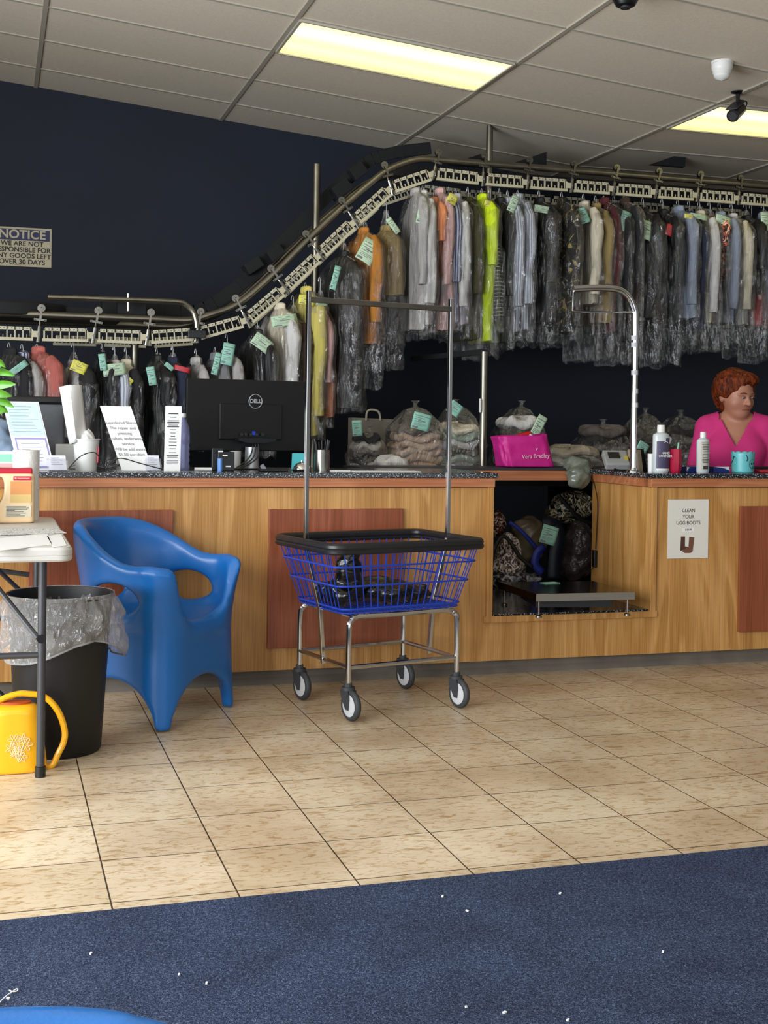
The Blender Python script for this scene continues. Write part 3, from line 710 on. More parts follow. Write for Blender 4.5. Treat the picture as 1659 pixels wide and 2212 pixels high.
# jug
JY=5.08;jc=P(14,1139,JY);jc.z=TT
jug=thing('powder_jug','beige plastic jug with red lid, handle hole and printed label','jug',jc)
JB=M('beige_jug_plastic','e6c89c',.35);pm=depth(jc)/F
hh=P(14,1021,JY).z-TT;jw=58*pm
def jugf(X,Y,Zz):
    w=jw*(1-.03*np.clip((Zz-hh*.85)/(hh*.15),0,1));qx=np.abs(X)-w+.02;qy=np.abs(Y)-.055+.02
    d=np.minimum(np.maximum(qx,qy),0)+np.sqrt(np.maximum(qx,0)**2+np.maximum(qy,0)**2)-.02
    d=smax(d,np.abs(Zz-hh/2)-hh/2,.012)
    # slanted grip hole on the left
    tx=X+.028-.10*(Zz-hh*.66)
    hole=(np.sqrt((tx/.017)**2+((Zz-hh*.66)/.05)**2)-1)*.017
    d=smax(d,-hole,.006)
    return d
netmesh('jug_body',jugf,(-jw-.01,-.07,-.01),(jw+.01,.07,hh+.015),.0045,JB,jug,smooth_it=2)
RL=M('red_lid','b3122a',.35)
MB().box(jc+Vector((-.004,0,hh+.008)),(jw*1.88,.10,.022)).build('lid',RL,jug,bevel=.005,smooth=False)
fyj=-.0565
L1=M('orange_label','d08e55',.6);L2=M('yellow_label','cdb070',.6);L3=M('pale_label','cfc6ae',.6)
def lb(x0,x1,z0,z1,m,y=fyj,nm='label_patch'): MB().box(jc+Vector(((x0+x1)/2*jw,y,(z0+z1)/2*hh)),((x1-x0)*jw,.001,(z1-z0)*hh)).build(nm,m,jug,smooth=False)
lb(.12,.86,.58,.84,L1);lb(.12,.86,.42,.58,L2);lb(-.05,.86,.13,.36,L3);lb(.22,.86,.86,.94,RL,fyj-.001)
lb(.36,.80,.895,.91,M('pinkish','e0a0a0',.6),fyj-.002);MB().disc(jc+Vector((.30*jw,fyj-.002,.90*hh)),(0,1,0),.004,.001).build('label_mark',M('pinkish','e0a0a0',.6),jug)
mb=MB()
for i in range(8):
    w_=(.7,.8,.75,.3,.62,.7,.5,.66)[i];mb.box(jc+Vector(((-.02+w_/2)*jw,fyj-.001,(.335-.026*i)*hh)),(w_*jw,.0006,.0016 if i not in(2,3) else .0028))
mb.build('label_print',INK,jug,smooth=False)
# paper towel
pc_=P(55,1122,5.24);pc_.z=TT;pm=depth(pc_)/F;rr_=28*pm;hr=P(55,972,5.24).z-TT
ro=thing('paper_towel_roll','standing white paper towel roll behind the beige jug','paper towel',pc_)
PTM=M('towel_paper','e9e8e2',.85,bump=(130,.5,.004))
MB().lathe([(rr_*.3,0),(rr_,0),(rr_,hr),(rr_*.3,hr),(rr_*.3,0)],pc_,32).build('roll',PTM,ro,ang=50)
MB().lathe([(rr_*.3,.001),(rr_*.3,hr+.001),(rr_*.26,hr+.001),(rr_*.26,.001)],pc_,20).build('core_tube',M('cardboard','9a8060',.8),ro)
# papers on the table
def paper(pts_,label,name='paper_sheet',mat=WHITE,z=TT,th=.001,grp='papers on the folding table'):
    q_=[PZ(x,y,z+th) for x,y in pts_];c=sum(q_,Vector())/len(q_)
    mb=MB();n_=len(q_);mb.add([p-Vector((0,0,th)) for p in q_]+q_,[tuple(range(n_)),tuple(range(n_,2*n_))]+[(i,(i+1)%n_,(i+1)%n_+n_,i+n_) for i in range(n_)])
    o=mb.build(name,mat,smooth=False,off=c);return tag(o,label,'paper',grp)
paper([(-20,1165),(101,1151),(113,1176),(-20,1192)],'plain white sheet lying on the near end of the white table')
paper([(101,1158),(132,1154),(144,1178),(115,1182)],'small blank white card by the right corner of the white table',z=TT+.0)
NEWS=checker('newsprint','c9c9c4','e2e2de',60,'77777a',.8,.46)
paper([(-15,1144),(122,1141),(144,1151),(-15,1156)],'printed leaflet strip lying in front of the jug, overhanging the table edge',mat=NEWS,z=TT+.002,name='leaflet')
# leafy plant on the table at the left edge
plc=P(-85,1140,4.95);plc.z=TT
pl=thing('potted_plant','leafy green plant reaching in at the left edge of the table','plant',plc)
MB().lathe([(0,0),(.06,0),(.075,.13),(.08,.135),(.08,.15),(.068,.15),(.066,.13),(0,.12)],plc,24).build('pot',M('brown_pot','5a4030',.6),pl)
LEAF=M('leaf_green','4f8c1f',.35,var=(20,.35));STEM=M('stem_green','4f7a28',.5)
mb=MB();ms=MB()
def leaf(a,b_,w,droop=0):
    a=Vector(a);b_=Vector(b_);ax=(b_-a);L=ax.length;ax.normalize();side=ax.cross(Vector((.2,-1,.3))).normalized();nn=side.cross(ax)
    def fn(u,v):
        s=math.sin(PI*min(1,v*.97+.02))**.8*w;return a+ax*L*v+side*(u-.5)*2*s+nn*(-abs(u-.5)*s*.8+ .12*L*math.sin(v*PI))
    mb.grid(fn,5,9)
for x0_,y0_,x1_,y1_,w in((-25,835,34,830,.020),(-30,800,32,812,.020),(-22,770,12,794,.016),(-40,850,30,880,.024),(-30,862,18,893,.020),(-35,845,26,856,.020),(-60,820,-10,770,.02),(-50,900,12,888,.018),(-70,860,-20,900,.02)):
    Y_=4.9;a=P(x0_,y0_,Y_+rnd.uniform(-.03,.06));leaf(a,P(x1_,y1_,Y_-.05),w*.85);ms.tube(bez([plc+Vector((0,0,.12)),(plc+a)/2+Vector((0,0,.08)),a],4),.003,5)
mb.build('leaves',LEAF,pl,ang=60)['kind']='stuff';ms.build('stems',STEM,pl)['kind']='stuff'
# ================================================================= conveyor
RY=7.30;RB=7.80
conv=thing('garment_conveyor','motorised garment conveyor with cream slotted bars climbing from left to right','conveyor',(1.5,RY,0))
rail=[(0,681),(88,679),(210,684),(324,688),(405,690),(450,681),(516,655),(594,589),(672,511),(750,439),(795,400),(833,370),(870,353),(905,344),(944,341),(1045,349),(1142,360),(1238,369),(1330,377),(1421,385),(1511,391),(1598,398),(1680,405),(1760,412)]
rw_=[P(x,y,RY) for x,y in rail]
flat=sum(p.z for p in rw_[14:])/len(rw_[14:])
for p in rw_[14:]: p.z=flat
lowz=sum(p.z for p in rw_[:5])/5
for p in rw_[:5]: p.z=lowz
x0_=rw_[0].x
turn=[Vector((x0_-.25*math.sin(a),(RY+RB)/2-.25*math.cos(a),lowz)) for a in [PI*k/8 for k in range(1,8)]]
back=[p+Vector((0,RB-RY,0)) for p in rw_]
mb=MB();mb.tube(bez(back[::-1]+turn[::-1]+rw_,4),.021,12);mb.build('rail_tube',RAILM,conv)
joints=[(83.5,722),(202.5,725),(318,729),(425,722),(533,692),(615,622),(691,550),(766,478),(844,406),(937,375),(1043,386),(1139,393),(1234,400),(1325,408),(1416,416),(1506,423),(1595,430),(1682,437),(1768,443)]
jw_=[P(x,y,RY-.01) for x,y in joints]
fz=sum(p.z for p in jw_[10:])/len(jw_[10:])
for p in jw_[10:]: p.z=fz
trol=[(88,679),(210,684),(324,688),(431,686),(514,656),(592,591),(667,516),(744,444),(833,369),(944,341),(1045,349),(1142,358),(1238,366),(1330,374),(1421,381),(1511,388),(1598,396),(1685,403),(1770,410)]
# extra joint left of frame
jw_=[P(-30,718,RY-.01)]+jw_;trol=[(-28,678)]+trol
tw_=[P(x,y,RY) for x,y in trol]
def linkbar(a,b,y,scale=1):
    a=Vector((a.x,y,a.z));b=Vector((b.x,y,b.z));ax=(b-a).normalized();L=(b-a).length;up=Vector((0,1,0)).cross(ax)*-1
    up=Vector((-ax.z,0,ax.x));mb=MB();s=.025;e=L-.03;h=.038*scale;th=.014
    R=Matrix((ax,Vector((0,1,0)),up)).transposed()
    def bx(u0,u1,v0,v1,t=th): mb.box(a+ax*(u0+u1)/2+up*(v0+v1)/2,(u1-u0,t,v1-v0),R)
    bx(s,e-.018,h-.018,h);bx(s-.006,e,-h,-h+.016,.022)
    bx(s,s+.009,-h,h);n=5
    for i in range(1,n+1):
        u=s+(e-.012-s)*i/n;bx(u-.003,u+.003,-h,h)
    for i in range(n):
        u=s+(e-.012-s)*(i+.5)/n;bx(u-.0018,u+.0018,-h+.01,-h+.034,.006)
    mb.prism([(e-.02,h),(e,h-.016),(e,-h),(e-.014,-h)],a-Vector((0,th/2,0)),ax,up,(0,th,0))
    bx(e-.004,L+.004,-.017,.017,.02)
    o=mb.build('link_bar',CREAM,conv,smooth=False)
    mk=MB()
    for i in range(10):
        u=s+.008+(e-.03-s)*i/9.5;mk.box(a+ax*u+up*(h-.009)+Vector((0,-th/2-.0006,0)),(.008,.001,.006),R)
    mk.disc(a+ax*(L)+Vector((0,-.012,0)),(0,1,0),.007,.004,10)
    mk.build('bar_markings',GREYI,o,smooth=False)
for i in range(len(jw_)-1):
    linkbar(jw_[i],jw_[i+1],RY-.01)
def trolley(t,j):
    mb=MB();d=(t-j);d.y=0;u=d.normalized();sd=Vector((u.z,0,-u.x))
    w_=t+u*.034
    mb.disc(w_,(0,1,0),.022,.02,16);mb.disc(w_+Vector((0,-.014,0)),(0,1,0),.010,.014,10)
    mb.bar(w_+Vector((0,-.024,0)),t-u*.028+Vector((0,-.024,0)),.012,.006,Vector((0,1,0)))
    k=t-u*.032
    mb.bar(k-sd*.034+Vector((0,-.012,0)),k+sd*.034+Vector((0,-.012,0)),.014,.012,u)
    mb.tube([k,j-u*.0],.006,8);mb.tube([j+u*.045,j-u*.045],.012,10)
    o=mb.build('trolley',STEEL,conv)
    mk=MB()
    for s in(-1,1): mk.disc(k+sd*s*.026+Vector((0,-.020,0)),(0,1,0),.004,.003,8)
    mk.disc(w_+Vector((0,-.0225,0)),(0,1,0),.005,.004,8);mk.build('bolt',DARKM,o)
for t,j in zip(tw_,jw_): trolley(t,Vector((j.x,RY-.01,j.z)))
# back run bars
for i in range(0,len(jw_)-1):
    if i in(1,2,3,5,6,7,8,9,10,11,12,13,14,15,16,17):
        a=jw_[i]+Vector((.08,0,-.0));b=jw_[i+1]+Vector((.08,0,0))
        linkbar(a,b,RB,.8)
# dark guide channel behind the slope + wheel guard
gd=[(300,668),(420,672),(500,628),(560,575),(640,492),(720,412),(790,352),(850,330),(930,320)]
mb=MB();ps=bez([P(x,y,RB-.08) for x,y in gd],4)
for a,b in zip(ps[:-1],ps[1:]): mb.bar(a,b,.02,.075,Vector((0,0,1)))
mb.build('guide_channel',BLACKM,conv,smooth=False)
for (x,y,w_,h_,an) in((545,575,.11,.07,35),(592,548,.10,.07,38),(735,410,.12,.08,38),(770,372,.10,.08,38)):
    MB().box(P(x,y,RB-.1),(w_,.12,h_),Matrix.Rotation(math.radians(-an),3,'Y')).build('drive_housing',BLACKM,conv,smooth=False,bevel=.004)
mb=MB();q1=P(20,664,RY+.25);mb.lathe([(.0,.035),(.28,.035),(.29,.02),(.29,-.04),(.28,-.045),(0,-.045)],Vector((x0_+.02,(RY+RB)/2,P(60,664,RY).z)),40,sx=1.25);mb.box(Vector((x0_+.42,(RY+RB)/2+.05,P(150,672,RY).z)),(.5,.30,.07));mb.box(P(245,668,RY+.2),(.14,.14,.13));mb.box(P(283,672,RY+.1),(.16,.12,.09))
mb.build('wheel_guard',BLACKM,conv,bevel=.003)
# bend tube on top left
bp=[(103,642),(280,648),(380,652),(404,660),(418,675),(424,695),(425,708)]
bw_=[P(x,y,RY-.05) for x,y in bp];MB().tube(bez(bw_,5),.016,10).build('guide_tube',RAILM,conv)
MB().tube([P(277,634,RY-.05),P(277,672,RY-.05)],.010,8).build('tube_support',STEEL,conv)
MB().box(P(425,722,RY-.05),(.10,.03,.045)).build('joint_box',BLACK,conv,smooth=False,bevel=.003)
# support posts
for (x,y0,y1,Y_,r_) in((684,355,0,7.62,.024),(1046,760,0,6.55,.020),(291,745,0,7.55,.024)):
    a=P(x,y0,Y_);MB().tube([(a.x,Y_,0),(a.x,Y_,a.z)],r_,16).build('support_post',RAILM,conv)
a=P(1057,345,7.55);MB().tube([(a.x,7.55,a.z-.25),(a.x,7.55,cz(a.x))],.022,14).build('ceiling_post',RAILM,conv)
MB().box(P(1037,876,6.525),(.012,.004,.075)).build('paper_tag',WHITE,conv,smooth=False)
a=P(1046,760,6.55);MB().bar((a.x,6.55,a.z),(a.x,RB,a.z+.02),.03,.03).build('cross_arm',BLACKM,conv,smooth=False)
for x in(1022,1150,1452): 
    a=P(x,352,7.6);c_=cz(a.x);MB().prism([(-.16,0),(.10,0),(.10,.10)],(a.x,7.6,a.z-.02),(1,0,0),(0,0,1),(0,.04,0)).build('ceiling_bracket',BLACKM,conv,smooth=False)
mb=MB();mb.bar((rw_[12].x,7.6,flat-.02),(5.6,7.6,flat-.02),.05,.07);mb.build('track_beam',BLACKM,conv,smooth=False)
# ================================================================= garments
GM={}
def gm(k,c,rough=.85,var=None): GM[k]=M('cloth_'+k,c,rough,bump=(20,.9,.025),var=var or (9,.28),stretch=(1,1,.13));return GM[k]
gm('white','d5d3cf');gm('pale_grey','b0adaa');gm('lavender','c3bfca');gm('pink','d2a8a4');gm('peach','e08b5c');gm('blue_grey','8d96a8');gm('navy','20263c');gm('black','060608',.6);gm('charcoal','1c1c1e');gm('cream','d6ccb4');gm('tan','96804f');gm('ochre','b9782a');gm('olive','3c3a1c');gm('neon','d6f014',.7);gm('salmon','b8645a');gm('maroon','541a1e');gm('red','c01c22');gm('yellow','cdbf62');gm('green','6e8f6a');gm('brown','3a2418');gm('grey','77777a')
GM['stripe_grey']=stripes('cloth_grey_stripe','878d9b','c3c6d0',24,'X');GM['stripe_navy']=stripes('cloth_navy_stripe','39415f','a4a9bb',22,'X')
GM['camo']=checker('cloth_camouflage','14140f','33301f',13,'8a7a48',.85,.52);GM['floral']=checker('cloth_floral','202024','e0633a',26,'e8d8c0',.8,.5)
GM['plaid']=stripes('cloth_white_check','d8d8d4','2a2a2a',14,'Z',duty=.12)
HOOK=M('white_wire','c6c6c6',.35,.4);TAGC={'green':M('ticket_green','b9d3b4',.8),'yellow':M('ticket_yellow','e3dc5c',.8),'red':M('ticket_red','d8303c',.8),'cyan':M('ticket_teal','93cbb8',.8)}
VIO=M('ticket_violet','8a6aa0',.8)
def ticket(c,w,h,ang,mat,parent,name='ticket',curl=.25,tilt=.3,face=0.):
    # paper slip facing the shop front, turned by ang in its own plane
    ca_,sa_=math.cos(ang),math.sin(ang);mb=MB();base=Matrix.Rotation(face,3,'Z')
    def pt(u,v,off=0):
        x=(u-.5)*w;y=(v-.5)*h;zc=curl*w*(4*(u-.5)**2)*.5-off
        X=x*ca_-y*sa_;Zc=x*sa_+y*ca_
        return c+base@Vector((X,zc+tilt*Zc*.6,Zc))
    mb.grid(lambda u,v:pt(u,v),7,5);o=mb.build(name,mat,parent,solid=.0006)
    mk=MB()
    for (u0,u1,v0,v1) in((.08,.92,.80,.84),(.08,.62,.68,.71),(.08,.45,.58,.61),(.1,.5,.44,.47),(.1,.8,.34,.36),(.1,.8,.28,.30),(.1,.6,.22,.24),(.06,.36,.06,.16),(.3,.7,.50,.56)):
        mk.grid(lambda a,b:pt(u0+(u1-u0)*a,v0+(v1-v0)*b,.0011),4,2)
    mk.build('ticket_print',GREYI,o,smooth=False)
    return o
def gloft(mb,rings,n):
    v=[p for r in rings for p in r];f=[]
    for i in range(len(rings)-1):
        for k in range(n): f.append((i*n+k,i*n+(k+1)%n,(i+1)*n+(k+1)%n,(i+1)*n+k))
    f.append(tuple(range(n))[::-1]);f.append(tuple((len(rings)-1)*n+k for k in range(n)))
    mb.add(v,f)
cnt_g=0
def garment(name,hx0,hy0,sy,hy,mats,th=.08,wid=.40,rz=0,cb=None,slv=True,label='',tags=(),Y=None,cat='garment',cov=True,hem2=None,sc_=1,group='garments on the conveyor',hookc=HOOK):
    """hx0,hy0: hook on the bar; sy shoulder row; hy hem row; cb bottom of the plastic"""
    global cnt_g;cnt_g+=1;seed=cnt_g*7.31
    Y=Y or RY
    top=P(hx0,hy0,Y);z_s=P(hx0,sy,Y).z;z_h=P(hx0,hy,Y).z
    root=thing(name,label,cat,(top.x,Y,z_s),math.radians(rz),group)
    L=z_s-z_h;n=28;m0=mats[0];m1=mats[1] if len(mats)>1 else m0
    def N3(a,b,c_): return noise.noise(Vector((a+seed,b,c_)))
    def ring(t,w,thk,z,fold,off=0):
        o=[]
        for k in range(n):
            a=2*PI*k/n;c_,s_=math.cos(a),math.sin(a)
            y=w/2*math.copysign(abs(c_)**.75,c_);x=thk/2*math.copysign(abs(s_)**.8,s_)
            fo=fold*(math.sin(y*62+seed)*.6+math.sin(y*31+seed*2+t*2))*.016
            o.append(Vector((x+fo+.018*N3(y*6,t*2.2,s_)*fold+off,y,z+ .004*math.sin(a*3))))
        return o
    rings=[]
    for t in [0,.02,.05,.09,.14,.2,.3,.42,.55,.7,.85,1]:
        if t<=.14: w=.10+(wid*.80-.10)*(t/.14)**.65;tk=th*(.45+.4*t/.14)
        else: w=wid*(.80+.03*t);tk=th*(.9+.1*t)
        rings.append(ring(t,w,tk,-L*t,min(1,t*2.2)))
    mb=MB();gloft(mb,rings,n);mb.build('garment_body',GM[m0],root,local=True,ang=60)
    # collar
    mb=MB()
    mb.lathe([(.034,-.012),(.042,.0),(.040,.028),(.030,.036),(.026,.03),(.028,0)],(0,0,0),14,sx=.75,sy=1.25)
    mb.build('collar',GM[m1 if False else m0],root,local=True)
    if slv:
        for s in(-1,1):
            mb=MB();sl=(.62 if slv is True else slv);ps=[];rs=[]
            for t in [0,.06,.14,.3,.5,.7,.88,1]:
                zz=-.07*L*.9-L*sl*t
                ps.append(Vector(((.005*N3(t*2,s,3))*2+.01*s,s*(wid*.35+ .05*min(1,t*5)-.01*t+.006*N3(t*3,s,1)),zz)))
                rs.append((.030+.024*min(1,t*6)-.014*t)*min(1.1,.6+th*5))
            mb.tube(ps,rs,12);v0=mb.v
            for i,p in enumerate(v0): q0=ps[i//12].x;p.x=q0+(p.x-q0)*.72;p.x+= .016*N3(p.y*18,p.z*9,1);p.y+=.02*N3(p.x*25,p.z*9,4)
            mb.build('sleeve',GM[m1],root,local=True,ang=60)
    # hanger
    zt_=top.z-z_s
    mb=MB();hk=[Vector((0,.0,.02)),Vector((0,0,zt_*.5)),Vector((0,0,zt_-.02)),Vector((0,.012,zt_+.004)),Vector((0,.026,zt_-.004)),Vector((0,.028,zt_-.02))]
    mb.tube(bez(hk,4),.0022,6);mb.tube([(0,0,.02),(0,-wid*.4,-.045),(0,wid*.4,-.045),(0,0,.02)],.0022,6);mb.build('hanger',hookc,root,local=True)
    if cov:
        cbz=(P(hx0,cb,Y).z-z_s) if cb else -L-.09
        n2=36
        def cf(u,v):
            a=2*PI*u;c_,s_=math.cos(a),math.sin(a)
            z=zt_*.62+(cbz-zt_*.62)*v
            if z>0: q_=(1-z/(zt_*.62+1e-6));w=.012+(.10)*q_;tk=.010+.05*q_
            else:
                q_=min(1,-z/.11)**.6;w=.112+(wid*1.10+.045-.112)*q_;tk=.05+(th+.022-.05)*q_
            if v>.8: w*=1-.05*(v-.8)/.2
            cr=.014*N3(c_*3,s_*3,z*7)+.009*N3(c_*8,s_*8,z*17)
            return Vector(((tk/2+cr)*math.copysign(abs(s_)**.8,s_),(w/2+cr)*math.copysign(abs(c_)**.8,c_),z+(.03*N3(c_*2,s_*2,9) if v>.96 else 0)))
        MB().grid(cf,n2,40,True).build('plastic_cover',WRAP,root,local=True,ang=80)
    for i,(tc_,tx,ty_,w_,h_,an) in enumerate(tags):
        c=P(tx,ty_,Y-.2);pmx=depth(c)/F
        ticket(c-Vector(root.location) if False else Matrix.Rotation(-math.radians(rz),3,'Z')@(c-Vector((top.x,Y,z_s))),w_*pmx,h_*pmx,math.radians(an),TAGC[tc_],root if False else _loc(root),face=-math.radians(rz)) 
    return root
def _loc(root):
    # parts of a rotated thing are built in its own frame
    if '_o' in root: del root['_o']
    return root
G=garment
# --- low run, left
G('hanging_jacket',22,742,765,985,['charcoal'],.10,.36,30,1000,label='dark brown jacket in plastic, leftmost on the low rail',cat='jacket')
G('hanging_shirt',50,745,775,985,['stripe_navy','pale_grey'],.07,.34,28,1000,label='white and navy striped shirt in plastic, left of the salmon garment',cat='shirt',tags=[('cyan',40,795,44,14,38)])
G('hanging_coat',83,745,762,985,['salmon'],.12,.36,35,1005,label='salmon red coat in plastic on the low rail at left',cat='coat')
G('hanging_jacket',160,742,792,945,['pale_grey','charcoal'],.12,.40,24,965,label='grey and black jacket in plastic with a yellow ticket',cat='jacket',tags=[('yellow',171,793,34,24,-22)])
G('hanging_coat',222,745,775,1000,['black'],.07,.38,14,1012,label='black glossy wrapped coat behind the white waste cup',cat='coat',tags=[('cyan',222,782,15,36,8)])
G('hanging_shirt',248,748,792,1000,['white','stripe_grey'],.06,.38,16,1010,label='pale grey wrapped shirt with a wide green ticket',cat='shirt',tags=[('green',248,798,50,26,8)])
G('hanging_jacket',273,752,790,1000,['cream','charcoal'],.06,.36,18,1010,label='cream and grey wrapped jacket just left of the leaning price sign',cat='jacket',tags=[('yellow',280,825,12,16,-40)])
G('hanging_suit',340,752,780,1000,['black'],.10,.40,14,1012,label='black wrapped suit between the two white sign stands',cat='suit',tags=[('cyan',328,812,18,40,10)])
G('hanging_shirt',374,748,785,1000,['navy'],.07,.38,14,1010,label='navy wrapped shirt with a red ticket on the low rail',cat='shirt',tags=[('red',394,797,34,11,-14),('cyan',366,792,22,10,-40)])
G('hanging_shirt',424,755,785,960,['pale_grey'],.05,.34,12,970,label='small grey wrapped shirt just above the left end of the monitor',cat='shirt')
G('hanging_shirt',466,752,775,960,['grey'],.05,.34,12,970,label='grey wrapped shirt with a narrow teal ticket above the monitor',cat='shirt',tags=[('cyan',468,786,14,48,-14)])
G('hanging_shirt',491,722,768,960,['white','pale_grey'],.07,.36,14,970,label='pale shirt in plastic with a teal ticket above the monitor logo',cat='shirt',tags=[('cyan',493,765,26,48,-10)])
G('hanging_dress',556,690,725,960,['black'],.08,.38,16,985,label='black wrapped dress with a diamond shaped green ticket',cat='dress',tags=[('green',567,741,44,30,-36)])
G('hanging_coat',604,655,668,940,['cream','white'],.10,.40,16,960,label='cream wrapped coat with a long green ticket, above the monitor',cat='coat',tags=[('green',616,692,58,24,10)])
G('hanging_jacket',634,640,690,940,['black','brown'],.07,.38,16,950,label='black jacket in gold-glinting plastic right of the cream coat',cat='jacket')
G('hanging_dress',662,612,632,940,['yellow'],.10,.40,14,950,label='yellow-green wrapped dress partly behind the left cart upright',cat='dress',tags=[('yellow',664,648,36,20,-6)],slv=.8)
G('hanging_dress',692,600,672,900,['peach','pink'],.05,.34,10,925,label='peach pink dress hanging just right of the left cart upright',cat='dress',tags=[('green',696,656,26,8,-4)])
G('hanging_gown',742,505,555,880,['black'],.16,.42,12,892,label='long black gown in plastic, longest garment left of the ochre coat',cat='gown',tags=[('cyan',725,600,14,54,-16)])
G('hanging_coat',786,455,505,745,['ochre'],.10,.40,12,840,label='ochre brown wrapped coat with a large pale ticket',cat='coat',tags=[('green',797,543,40,54,-30)],slv=.75)
G('hanging_skirt',835,425,500,640,['tan','olive'],.14,.30,10,800,label='tan pleated skirt in a tall clear bag right of the ochre coat',cat='skirt',tags=[('green',850,487,14,38,36)],slv=False)
# --- high run
HY=398
G('hanging_shirt',898,402,420,715,['pale_grey'],.07,.42,0,735,label='light grey wrapped shirt at the top of the slope',cat='shirt')
G('hanging_shirt',914,402,425,705,['white'],.08,.42,0,725,label='white shirt whose long sleeve hangs above the right cart upright',cat='shirt',tags=[('green',912,462,20,44,-14)],slv=.78)
G('hanging_blouse',937,402,440,600,['peach'],.035,.42,0,720,label='orange peach blouse between the white and pink shirts',cat='blouse',slv=.5)
G('hanging_shirt',950,405,420,715,['pink'],.06,.42,0,730,label='pale pink wrapped shirt left of the yellow ticket',cat='shirt')
G('hanging_shirt',970,405,435,700,['stripe_navy'],.04,.42,0,720,label='navy striped shirt squeezed right of the pink shirt',cat='shirt')
G('hanging_shirt',986,408,432,705,['lavender','white'],.07,.42,0,735,label='lavender white shirt with a yellow ticket at its collar',cat='shirt',tags=[('yellow',978,430,22,22,-28)],slv=.8)
G('hanging_jacket',1012,405,440,735,['olive'],.05,.42,0,765,label='dark olive wrapped jacket just left of the neon shirt',cat='jacket')
G('hanging_work_shirt',1042,408,432,740,['neon'],.10,.44,0,775,label='neon yellow work shirt in clear plastic',cat='shirt',slv=.42,tags=[('yellow',1056,440,18,12,-20)])
G('hanging_shirt',1060,408,520,690,['plaid'],.035,.40,0,720,label='white checked shirt showing below the neon sleeve',cat='shirt',slv=False)
G('hanging_jacket',1080,408,440,740,['black'],.05,.42,0,760,label='black wrapped jacket between the neon and striped shirts',cat='jacket')
G('hanging_shirt',1098,412,440,720,['stripe_grey'],.09,.44,0,745,label='grey striped shirt in shiny plastic, broadest on the high rail',cat='shirt',tags=[('green',1110,440,18,40,-26)],slv=.75)
G('hanging_shirt',1120,412,432,715,['stripe_grey'],.07,.44,0,745,label='second grey striped shirt, directly right of the broadest one',cat='shirt',slv=.75)
G('hanging_dress',1166,412,440,700,['black'],.13,.44,0,745,label='black glossy dress right of the striped shirts with a curled ticket',cat='dress',tags=[('green',1178,453,46,16,-8)])
G('hanging_jacket',1215,416,440,720,['camo'],.10,.44,0,745,label='camouflage jacket on the high rail',cat='jacket')
G('hanging_coat',1262,420,448,660,['cream'],.07,.44,0,780,label='cream coat sleeve above the curved chrome pole',cat='coat',slv=.85)
G('hanging_shirt',1288,424,452,700,['tan'],.06,.44,0,775,label='beige wrapped garment right of the cream coat',cat='shirt')
G('hanging_dress',1306,424,440,720,['maroon'],.045,.42,0,780,label='dark maroon dress right of the beige garment',cat='dress')
G('hanging_coat',1328,424,452,740,['black','charcoal'],.06,.42,0,790,label='charcoal wrapped coat left of the red topped jacket',cat='coat',tags=[('cyan',1262,465,22,34,20)])
G('hanging_jacket',1350,424,440,700,['brown','charcoal'],.06,.42,0,775,label='dark brown jacket with a teal ticket near the curved pole',cat='jacket',tags=[('cyan',1351,478,22,46,-20)])
G('hanging_coat',1390,428,462,690,['black'],.13,.44,0,785,label='black wrapped coat with a pale ticket right of the curved pole',cat='coat',tags=[('green',1398,497,28,42,-18)])
G('hanging_jacket',1432,430,465,700,['black'],.08,.42,0,790,label='black jacket with a red ticket on the high rail',cat='jacket',tags=[('red',1447,497,16,26,-20)])
G('hanging_shirt',1466,432,458,690,['blue_grey'],.08,.44,0,750,label='pale blue-grey shirt, first of the light shirts above the counter person',cat='shirt',slv=.82)
G('hanging_shirt',1490,434,470,715,['navy'],.045,.42,0,760,label='navy shirt with a yellow green ticket between two light shirts',cat='shirt',tags=[('yellow',1492,468,26,10,-8),('green',1512,468,40,12,-6)])
G('hanging_shirt',1512,436,468,700,['cream','white'],.07,.44,0,762,label='cream white shirt with a long drooping sleeve',cat='shirt',slv=.85)
G('hanging_blouse',1534,436,480,610,['floral'],.045,.42,0,760,label='orange and black floral blouse on the high rail',cat='blouse',slv=.4)
G('hanging_shirt',1556,438,470,700,['blue_grey'],.06,.44,0,750,label='blue-grey shirt right of the floral blouse',cat='shirt',tags=[('green',1565,476,38,20,-16)],slv=.82)
G('hanging_shirt',1582,440,474,705,['white','cream'],.07,.44,0,755,label='cream checked shirt left of the black and red garment',cat='shirt',slv=.8)
G('hanging_jacket',1612,440,478,640,['black'],.08,.42,0,770,label='black jacket left of the red garment at the right edge',cat='jacket')
G('hanging_skirt',1624,442,600,705,['red'],.08,.34,0,730,label='red skirt with a white band at the right edge',cat='skirt',slv=False)
G('hanging_shirt',1650,442,470,690,['blue_grey'],.10,.44,0,780,label='blue-grey striped shirt cut off by the right edge',cat='shirt',tags=[('green',1654,478,20,40,-4)],slv=.7)
